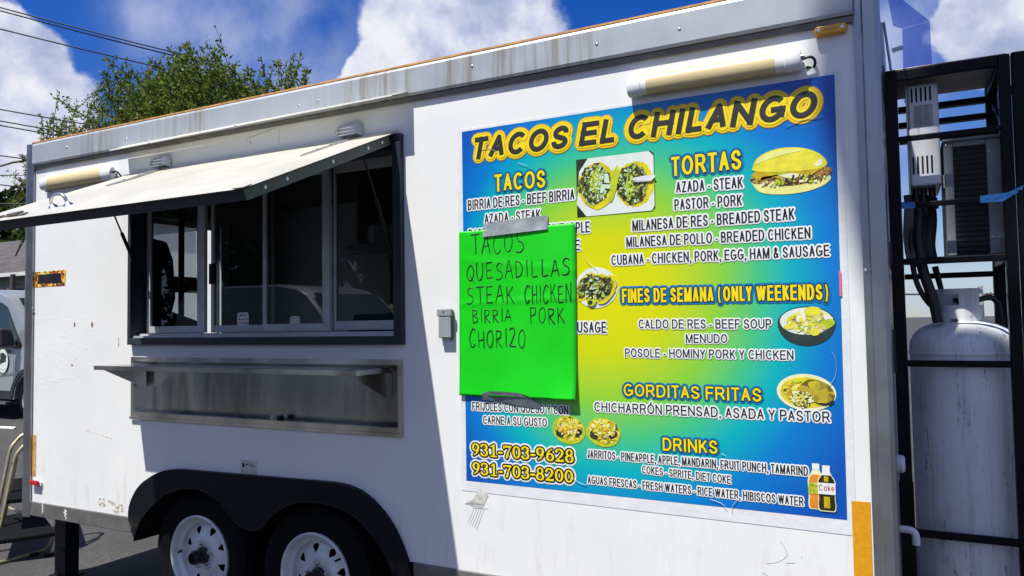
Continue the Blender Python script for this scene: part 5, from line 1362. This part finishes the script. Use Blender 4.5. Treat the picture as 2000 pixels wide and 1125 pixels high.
# ------------------------------------------------------------------ parked van behind the trailer
van = thing('parked_van', (-14.5, 5.9, GZ), 'silver high roof van parked behind the trailer rear, with black mirror and round door decal', 'van')
vx, vy = -13.42, 4.95                               # front wheel centre on the near side
V = lambda x, z: (vx + x, GZ + z)
VY1 = vy + 1.95
prof = [(-4.9, .50), (-4.95, .95), (-4.9, 2.0), (-4.7, 2.30), (-3.5, 2.36), (-1.6, 2.32), (-1.10, 2.24), (-.80, 2.10), (.06, 1.38), (.20, 1.28), (.80, 1.12), (1.02, .95), (1.06, .55), (.95, .36), (-4.6, .36)]
def arch(cx, r):
    return [(cx + r * math.cos(math.radians(a)), .355 + r * math.sin(math.radians(a))) for a in range(0, 181, 15)]
low = [p_ for p_ in prof[:13]] + [(.95, .33)] + arch(0, .45) + arch(-3.3, .45) + [(-4.8, .33)]
b = B()
n = len(low); vs = []
for y, ins in ((vy + .0, .06), (vy + .06, 0), (VY1 - .06, 0), (VY1, .06)):
    for x, z in low:
        zz_ = z; dy = 0
        if z > 1.35: dy = (z - 1.35) * .14 * (1 if y < vy + 1 else -1)
        zf = z - (ins * .6 if z > 2.2 else 0)
        vs.append((vx + x * (1 if not ins else .995), y + dy, GZ + zf))
fs = [list(range(n)), list(range(4 * n - 1, 3 * n - 1, -1))]
for k in range(3):
    fs += [(k * n + i, (k + 1) * n + i, (k + 1) * n + (i + 1) % n, k * n + (i + 1) % n) for i in range(n)]
b.add(vs, fs); vb = b.build('body', 'vanpaint', van, smooth=35)
def side_y(z, d_=.006): return vy + (max(0, z - 1.35) * .14) - d_
def side_poly(nm, pts, m, d_=.006, th=.004):
    s = B(); k = len(pts); v = [(vx + x, side_y(z, d_), GZ + z) for x, z in pts] + [(vx + x, side_y(z, d_) + th, GZ + z) for x, z in pts]
    s.add(v, [list(range(k)), list(range(2 * k - 1, k - 1, -1))] + [(i, (i + 1) % k, k + (i + 1) % k, k + i) for i in range(k)]); return s.build(nm, m, van)
side_poly('side_window', [(-1.55, 1.28), (-.42, 1.27), (-.34, 1.36), (-.86, 1.93), (-1.05, 2.02), (-1.55, 2.04)], 'vanglass')
side_poly('window_surround', [(-1.60, 1.25), (-.36, 1.24), (-.28, 1.36), (-.82, 1.97), (-1.03, 2.06), (-1.60, 2.08)], 'vandark', .003, .002)
side_poly('sill_trim', [(-2.8, .36), (-.50, .36), (-.50, .50), (-2.8, .50)], 'vandark', .012, .01)
side_poly('running_board', [(-1.7, .27), (-.55, .27), (-.55, .315), (-1.7, .315)], 'trim', .09, .10)
side_poly('arch_trim', [(.55, .40), (.53, .55), (.42, .72), (.25, .86), (0, .93), (-.25, .86), (-.42, .72), (-.53, .55), (-.55, .40), (-.47, .40), (-.44, .55), (-.33, .70), (-.2, .80), (0, .845), (.2, .80), (.33, .70), (.44, .55), (.47, .40)], 'vandark', .014, .012)
side_poly('door_seam', [(-.475, .5), (-.467, .5), (-.467, 1.24), (-.475, 1.24)], 'vandark', .003, .002)
side_poly('rub_strip', [(-1.6, .80), (-.50, .80), (-.50, .815), (-1.6, .815)], 'trim_dark', .008, .006)
s = B(); s.disc((vx - .80, GZ + 1.02), .16, .21, side_y(1.0, .004), 30, 0); s.disc((vx - .80, GZ + 1.06), .10, .10, side_y(1.0, .006), 14, 1, .35); s.box(vx - .90, vx - .70, side_y(1, .007), side_y(1, .0061), GZ + .875, GZ + .905, 2)
for k in range(6):
    s.box(vx - .815 + random.uniform(-.05, .05), vx - .79 + random.uniform(-.03, .05), side_y(1, .0075), side_y(1, .0068), GZ + .95 + k * .03, GZ + .958 + k * .03, 3)
s.build('door_decal', [P_['plate'], P_['bowl'], 'plastic', 'ink'], van)
b = B(); b.hexa([(vx - .55, vy - .27, GZ + 1.28), (vx - .38, vy - .24, GZ + 1.28), (vx - .38, vy - .02, GZ + 1.28), (vx - .52, vy - .02, GZ + 1.28), (vx - .56, vy - .28, GZ + 1.60), (vx - .40, vy - .25, GZ + 1.60), (vx - .42, vy - .05, GZ + 1.58), (vx - .52, vy - .05, GZ + 1.58)]); b.build('mirror', 'vandark', van, bevel=.04)
# windscreen across the nose
b = B()
for y0_, y1_, dd in ((vy + .16, VY1 - .16, .006),):
    p1, p2 = (.03, 1.42), (-.76, 2.13)
    dx, dz = p1[0] - p2[0], p1[1] - p2[1]; l_ = math.hypot(dx, dz); nx_, nz_ = -dz / l_ * 1, dx / l_ * 1
    b.hexa([(vx + p1[0], y0_, GZ + p1[1]), (vx + p1[0], y1_, GZ + p1[1]), (vx + p2[0], y1_ - .08, GZ + p2[1]), (vx + p2[0], y0_ + .08, GZ + p2[1]), (vx + p1[0] + nx_ * .012, y0_, GZ + p1[1] + nz_ * .012), (vx + p1[0] + nx_ * .012, y1_, GZ + p1[1] + nz_ * .012), (vx + p2[0] + nx_ * .012, y1_ - .08, GZ + p2[1] + nz_ * .012), (vx + p2[0] + nx_ * .012, y0_ + .08, GZ + p2[1] + nz_ * .012)])
b.build('windscreen', 'vanglass', van)
b = B(); b.box(vx + .75, vx + 1.08, vy + .02, VY1 - .02, GZ + .33, GZ + .52); b.build('bumper', 'vandark', van, bevel=.04)
for cx in (0, -3.3):
    for y in (vy + .01, VY1 - .24):
        b = B(); b.lathe((vx + cx, y, GZ + .352), (0, -1, 0), [(.20, -.22), (.33, -.22), (.352, -.19), (.352, -.04), (.335, -.012), (.27, 0), (.23, -.005), (.20, -.03)], 40); w = b.build('wheel', 'tyre', van, smooth=40)
        b = B(); b.lathe((vx + cx, y, GZ + .352), (0, -1, 0), [(.232, -.004), (.222, .004), (.205, -.02), (.19, -.03), (.13, -.035), (.10, -.012), (0, -.008)], 40); b.build('rim', 'sash', w, smooth=40)
        for k in range(8):
            a = k * math.pi / 4 + .2; B().disc((vx + cx + .165 * math.cos(a), GZ + .352 + .165 * math.sin(a)), .022, .028, y + .028, 10).build('rim_hole', 'hole', w)
b = B(); b.box(vx - 4.6, vx + .9, vy + .12, VY1 - .12, GZ + .30, GZ + .55); b.build('underbody', 'hole', van)

# second van on the near side of the lot, mirrored in the service window
def copy_tree(o, parent=None):
    c = o.copy(); COL.objects.link(c)
    if parent is not None:
        c.parent = parent; c.matrix_parent_inverse = o.matrix_parent_inverse
    for ch_ in o.children: copy_tree(ch_, c)
    return c
van2 = copy_tree(van); van2.location = (-9.6, -8.2, GZ); van2.rotation_euler = (0, 0, math.radians(8)); van2['label'] = 'van parked behind the photographer, mirrored in the service window glass'
# unseen pole with panels, added to cast shade on the trailer front end
t_ = 4.0; dx, dy, dz = -.44 * t_, -1.0 * t_, 2.42 * t_
fl_ = thing('shade_pole', (3.4, dy, GZ), 'added unseen pole with wide panels, put in to cast soft shade on the front corner', 'shade caster')
b = B(); b.tube([(3.4, dy, GZ), (3.4, dy, 13.6)], [.11, .07], 12); b.build('pole', 'concrete', fl_, smooth=40)
b = B(); b.beam((3.4, dy, 2.55 + dz), (.45 + dx, dy, 2.25 + dz), .07, .07); b.build('arm', 'trim', fl_)
b = B(); b.prism([(-.22 + dx, 2.46 + dz), (-.24 + dx, 2.25 + dz), (-.15 + dx, 1.80 + dz), (.5 + dx, 1.45 + dz), (.55 + dx, 2.55 + dz), (-.05 + dx, 2.55 + dz)], 'y', dy - .08, dy + .08); b.build('shade_panel', 'hub', fl_, bevel=.02)  # added blocker panel, outline shaped for the shade wanted

b = B(); b.box(-.06 + dx, .62 + dx, dy - .08, dy + .08, 3.10 + dz, 3.66 + dz); b.build('shade_panel', 'hub', fl_, bevel=.02)  # second blocker panel, added to shade the condenser
b = B(); b.beam((3.4, dy, 3.6 + dz), (.6 + dx, dy, 3.3 + dz), .06, .06); b.build('arm', 'trim', fl_)

# ------------------------------------------------------------------ house, poles, wires, trees
house = thing('house', (-36, 18, GZ), 'low house with brown hip roof and pale green siding beyond the van', 'house')
b = B(); b.box(-46, -25.5, 14.4, 23, GZ, 3.72); b.build('wall', 'siding', house)
b = B(); e0, e1, f0, f1 = -47, -24.6, 13.7, 23.8
b.add([(e0, f0, 3.74), (e1, f0, 3.74), (e1, f1, 3.74), (e0, f1, 3.74), (-41.0, 18.6, 5.95), (-36.3, 18.6, 5.95)], [(0, 1, 5, 4), (1, 2, 5), (2, 3, 4, 5), (3, 0, 4), (0, 3, 2, 1)]); b.build('roof', 'roof', house)
b = B(); b.box(e0, e1, f0 - .10, f0 - .005, 3.62, 3.76); b.build('gutter', 'gutter', house)
for x in (-31.0, -34.5, -39):
    f_ = B(); f_.box(x, x + .9, 14.34, 14.39, 1.6, 2.95); w = f_.build('window', 'gutter', house); B().box(x + .06, x + .84, 14.325, 14.338, 1.66, 2.89).build('pane', 'vanglass', w)
sp_ = thing('service_pole', (-26.2, 11.75, GZ), 'short brown wooden service pole in front of the house wall', 'pole')
b = B(); b.tube([(-26.2, 11.75, GZ), (-26.2, 11.75, 3.45)], [.10, .08], 12); b.build('pole', 'wood', sp_, smooth=40)
b = B(); b.box(-26.1, -25.9, 11.45, 11.62, 2.62, 2.90); b.tube([(-26.2, 11.6, 2.95), (-25.8, 11.5, 2.70)], .05, 8); b.build('insulator', 'hub', sp_)
up_ = thing('utility_pole', (4.6, 60, GZ), 'distant pale utility pole with crossarm, seen through the rack behind the cylinder', 'pole')
b = B(); b.tube([(4.66, 60, GZ), (4.62, 60, 3.62)], [.15, .12], 10); b.build('pole', 'concrete', up_, smooth=40)
b = B(); b.beam((4.2, 60, 3.0), (6.0, 60, 3.05), .07, .08); b.beam((4.5, 60, 3.55), (4.15, 60, 3.15), .05, .06); b.build('crossarm', 'wood', up_)
for x in (4.4, 5.2, 5.6, 5.9):
    B().lathe((x, 60, 3.06), (0, 0, 1), [(.04, 0), (.055, .06), (.03, .12), (0, .13)], 8).build('insulator', 'hub', up_)
B().lathe((5.75, 60, 1.95), (0, 0, 1), [(0, 0), (.10, .06), (.12, .12), (.06, .2), (0, .22)], 12).build('lamp_head', 'gutter', up_)

def wire(a, c, sag, r_, lab, grp='overhead cables'):
    a, c = Vector(a), Vector(c); pts = []
    for k in range(25):
        t_ = k / 24; q_ = a.lerp(c, t_); q_.z -= sag * 4 * t_ * (1 - t_); pts.append(q_)
    tag(B().tube(pts, r_, 6).build('overhead_cable', 'cable'), lab, 'cable', grp)
for a, c, lab in (
    ((-17.54, 3.86, 8.56), (-12.18, 7.8, 6.92), 'uppermost cable in the sky at the top left, close above its twin'),
    ((-17.54, 3.86, 8.50), (-12.20, 7.81, 6.86), 'second cable from the top, just under the uppermost one'),
    ((-17.67, 3.92, 8.14), (-12.26, 7.87, 6.60), 'cable crossing in front of the left treetop below the upper pair'),
    ((-18.11, 4.12, 6.52), (-13.05, 7.41, 5.43), 'cable above the close pair beside the left tree spray'),
    ((-18.16, 4.14, 6.30), (-13.08, 7.44, 5.21), 'upper cable of the close pair beside the left tree spray'),
    ((-18.17, 4.15, 6.23), (-13.10, 7.45, 5.11), 'lower cable of the close pair beside the left tree spray'),
    ((-18.02, 4.94, 5.54), (-14.22, 5.96, 4.78), 'cable meeting the rear corner post just below the roof'),
    ((-18.12, 4.99, 4.94), (-14.30, 6.01, 4.25), 'cable crossing the blue gap left of the small tube light'),
    ((-18.19, 5.04, 4.37), (-14.33, 6.03, 4.00), 'lowest sky cable just above the raised awning tip')):
    wire(a, c, .05, .013, lab)
for dz, lab in ((0, 'thick dark cable across the house wall at the service pole'), (.35, 'thin cable drooping to the top of the service pole')):
    wire((-28.2, 8.0, 3.05 + dz), (-24.0, 16.0, 3.10 + dz * .6), .12 + dz * .3, .03 if dz == 0 else .015, lab)
wire((-3.9, 97, 4.29), (15.8, 96, 3.70), .1, .10, 'distant cable behind the cylinder collar, seen through the rack')
wire((4.9, 60, 3.1), (9.5, 56, 2.55), .1, .025, 'thin cable falling to the right from the distant pole')


def leaves(P, Dv, L, Wd):
    """diamond leaves: base points P, directions Dv"""
    n = len(P); up = rng.normal(size=(n, 3)); sd = np.cross(Dv, up); sd /= np.linalg.norm(sd, axis=1)[:, None] + 1e-9
    l = L * rng.uniform(.6, 1.25, n)[:, None]; w = Wd * rng.uniform(.7, 1.2, n)[:, None]
    nr = np.cross(sd, Dv) * (w * .25)
    a = P; b_ = P + Dv * l * .5 + sd * w * .5 + nr; c = P + Dv * l; d_ = P + Dv * l * .5 - sd * w * .5 + nr
    v = np.stack([a, b_, c, d_], 1).reshape(-1, 3)
    return v


def leafmesh(name, v, m, parent):
    n = len(v) // 4; me = bpy.data.meshes.new(name); me.vertices.add(len(v)); me.vertices.foreach_set('co', v.astype(np.float32).ravel())
    me.loops.add(len(v)); me.loops.foreach_set('vertex_index', np.arange(len(v), dtype=np.int32)); me.polygons.add(n)
    me.polygons.foreach_set('loop_start', np.arange(0, len(v), 4, dtype=np.int32)); me.polygons.foreach_set('loop_total', np.full(n, 4, dtype=np.int32))
    me.materials.append(M[m]); me.update(calc_edges=True); me.validate()
    o = bpy.data.objects.new(name, me); COL.objects.link(o); attach(o, parent); return o


def tree(base, label, shoots_env, nshoot, L, Wd, leafm, per=46, shoot_len=(1.0, 2.2), group=None, trunk_r=.2, limb_z=2.6, up_bias=1.0, nlimb=9):
    root = thing('tree', base, label, 'tree', group)
    Bz = Vector(base); top = Bz + Vector((0, 0, limb_z))
    b_ = B(); b_.tube(catmull([Bz, Bz + Vector((.05, .02, limb_z * .5)), top], 5), [trunk_r * (1 - .035 * k) for k in range(11)], 12); b_.build('trunk', 'bark', root, smooth=60)
    tips = []
    twig = B(); limb_b = B(); ends = [Vector(shoots_env(i / max(1, nlimb - 1), .55, 0)) for i in range(nlimb)]
    for e in ends:
        mid = top.lerp(e, .5) + Vector((random.uniform(-.3, .3), random.uniform(-.3, .3), .25)); pts = catmull([top - Vector((0, 0, .2)), mid, e], 5)
        limb_b.tube(pts, [trunk_r * .5 * (1 - .075 * k) for k in range(len(pts))], 7)
    allP, allD = [], []
    for s_ in range(nshoot):
        tip = Vector(shoots_env(random.random(), random.random() ** .6, random.uniform(-1, 1)))
        e = min(ends, key=lambda q_: (q_ - tip).length)
        ax_ = (tip - e); ax_ = ax_.normalized() if ax_.length > .01 else Vector((0, 0, 1))
        dirv = (ax_ + Vector((random.gauss(0, .35), random.gauss(0, .35), up_bias * random.uniform(.3, 1.0)))); dirv.z = abs(dirv.z) + .12; dirv.normalize()
        ln = random.uniform(*shoot_len); st = tip - dirv * ln
        bend = Vector((random.gauss(0, .12), random.gauss(0, .12), random.gauss(-.05, .12))) * ln
        ts = np.linspace(0, 1, 6); pth = [st + dirv * ln * t_ + bend * (t_ * (1 - t_) * 2 + (t_ ** 3) * .6) for t_ in ts]
        twig.tube(pth, [.014, .012, .010, .008, .006, .004], 3, caps=False)
        if s_ % 6 == 0:
            limb_b.tube(catmull([e, e.lerp(Vector(pth[0]), .5) + Vector((0, 0, .1)), pth[0]], 3), [.034, .03, .027, .024, .02, .017, .014], 5)
        t_ = rng.uniform(.12, 1.02, per); i_ = np.clip((t_ * 5).astype(int), 0, 4); fr_ = (t_ * 5 - i_)[:, None]
        A = np.array([tuple(q_) for q_ in pth]); pos = A[i_] * (1 - fr_) + A[i_ + 1] * fr_; tang = A[i_ + 1] - A[i_]; tang /= np.linalg.norm(tang, axis=1)[:, None]
        rd = rng.normal(size=(per, 3)); dd = tang * .55 + rd / np.linalg.norm(rd, axis=1)[:, None] * .8 + np.array([0, 0, -.12]); dd /= np.linalg.norm(dd, axis=1)[:, None]
        spread = (rng.normal(size=(per, 3)) * .05 * (1.1 - t_)[:, None])
        allP.append(pos + spread); allD.append(dd)
    P = np.concatenate(allP); Dv = np.concatenate(allD)
    limb_b.build('limb', 'bark', root, smooth=60); twig.build('twig', 'bark', root, recalc=False)
    leafmesh('crown', leaves(P, Dv, L, Wd), leafm, root)
    return root


# the tree over the trailer roof: crown silhouette as height against x
SIL = [(-17.6, 4.3), (-17.3, 5.6), (-16.9, 6.3), (-16.4, 6.3), (-15.9, 6.75), (-15.3, 5.8), (-14.8, 6.5), (-14.4, 7.15), (-13.8, 7.05), (-13.3, 6.85), (-12.7, 6.95), (-12.1, 7.1), (-11.6, 7.0), (-11.2, 6.75), (-10.6, 6.35), (-10.2, 6.45), (-9.7, 6.15), (-9.2, 6.0), (-8.8, 5.7), (-8.5, 5.2)]
SIL = [(x + .12 + .045 * (x + 13), z - .22 if x < -9.9 else z) for x, z in SIL]
def sil(x):
    for (a, za), (c, zc) in zip(SIL, SIL[1:]):
        if a <= x <= c: return za + (zc - za) * (x - a) / (c - a)
    return 4.6
def env_main(u, r_, w_):
    if w_ and random.random() < .72: u = min(1, max(0, random.gauss(.55, .19)))
    x = -17.6 + 9.5 * (u * .94 + .03 + .03 * w_)
    h = sil(x); z = 3.6 + (h - 3.6) * (.25 + .78 * r_ + (random.uniform(-.05, .05) if w_ else 0))
    yd = 7.0 + (random.uniform(-2.2, 2.2) if w_ else 0) * math.sqrt(max(0, 1 - ((x + 13) / 5.2) ** 2) + .08)
    k = (yd + 2.79) / 9.79                            # keeps the silhouette whatever the depth
    return (x * k, yd, 1.6 + (z - 1.6) * k)
tree((-12.9, 7.6, GZ), 'large feathery green tree rising behind the trailer roof', env_main, 820, .095, .036, 'leaf', 66, (.8, 2.1), None, .24, 2.2, 1.0, 11)
def env_far(cx, cy, rx, zt):
    def f(u, r_, w_):
        a = u * 6.283; rr_ = math.sqrt(max(.02, 1 - (2 * r_ - .9) ** 2 * .8)) if r_ < 1 else .3
        q_ = .35 + .65 * abs(w_) if w_ else .7
        return (cx + rx * rr_ * q_ * math.cos(a), cy + rx * rr_ * q_ * math.sin(a), 2.2 + (zt - 2.2) * r_)
    return f
for i, (cx, cy, rx, zt, lab) in enumerate((
    (-53, 27, 6.5, 11.0, 'dense dark green tree behind the house roof at the far left'),
    (-45, 28.5, 6.0, 10.2, 'second dark green tree behind the house, nearer the trailer post'))):
    far_tree = tree((cx, cy, GZ), lab, env_far(cx, cy, rx, zt), 420, .42, .24, 'leaf_far', 60, (1.4, 3.0), 'trees behind the house', .3, 3.0, .3, 8)

for (x, y, sc_), lab in zip(((-36, -19, .9), (-26.5, -21, .85), (-18, -20, .8), (-11, -22, .85)), ('unseen tree added behind the photographer, mirrored in the leftmost sliding pane', 'unseen tree added behind the photographer, mirrored in the pane with the larger payment sticker', 'unseen tree added behind the photographer, mirrored in the pane with the smaller payment sticker', 'unseen tree added behind the photographer, mirrored in the rightmost pane')):
    c_ = copy_tree(far_tree); c_.location = (x, y, GZ); c_.rotation_euler = (0, 0, x * 1.7); c_.scale = (sc_, sc_, sc_); c_['label'] = lab; c_['group'] = 'added trees behind the photographer'  # unseen trees, added to darken what the window panes mirror

# litter on the asphalt
b = B()
for k, (x, y, w_, l_) in enumerate(((-13.9, 4.05, .5, .10), (-12.9, 4.2, .7, .08), (-14.4, 3.6, .3, .22))):
    a = random.uniform(-.3, .3); c_, s_ = math.cos(a), math.sin(a)
    q_ = [(x + c_ * u * w_ - s_ * v * l_, y + s_ * u * w_ + c_ * v * l_, GZ + .012 + random.uniform(0, .04)) for u, v in ((-.5, -.5), (.5, -.4), (.45, .5), (-.5, .45))]
    s = B().add(q_ + [(p_[0], p_[1], GZ + .004) for p_ in q_], [(0, 1, 2, 3), (0, 4, 5, 1), (1, 5, 6, 2), (2, 6, 7, 3), (3, 7, 4, 0)])
    tag(s.build('paper_scrap', 'litter'), ('pale strip of litter left of the van wheel', 'longest pale strip of litter by the van wheel', 'squarish pale scrap of litter nearest the photo edge')[k], 'litter', 'litter on the asphalt')
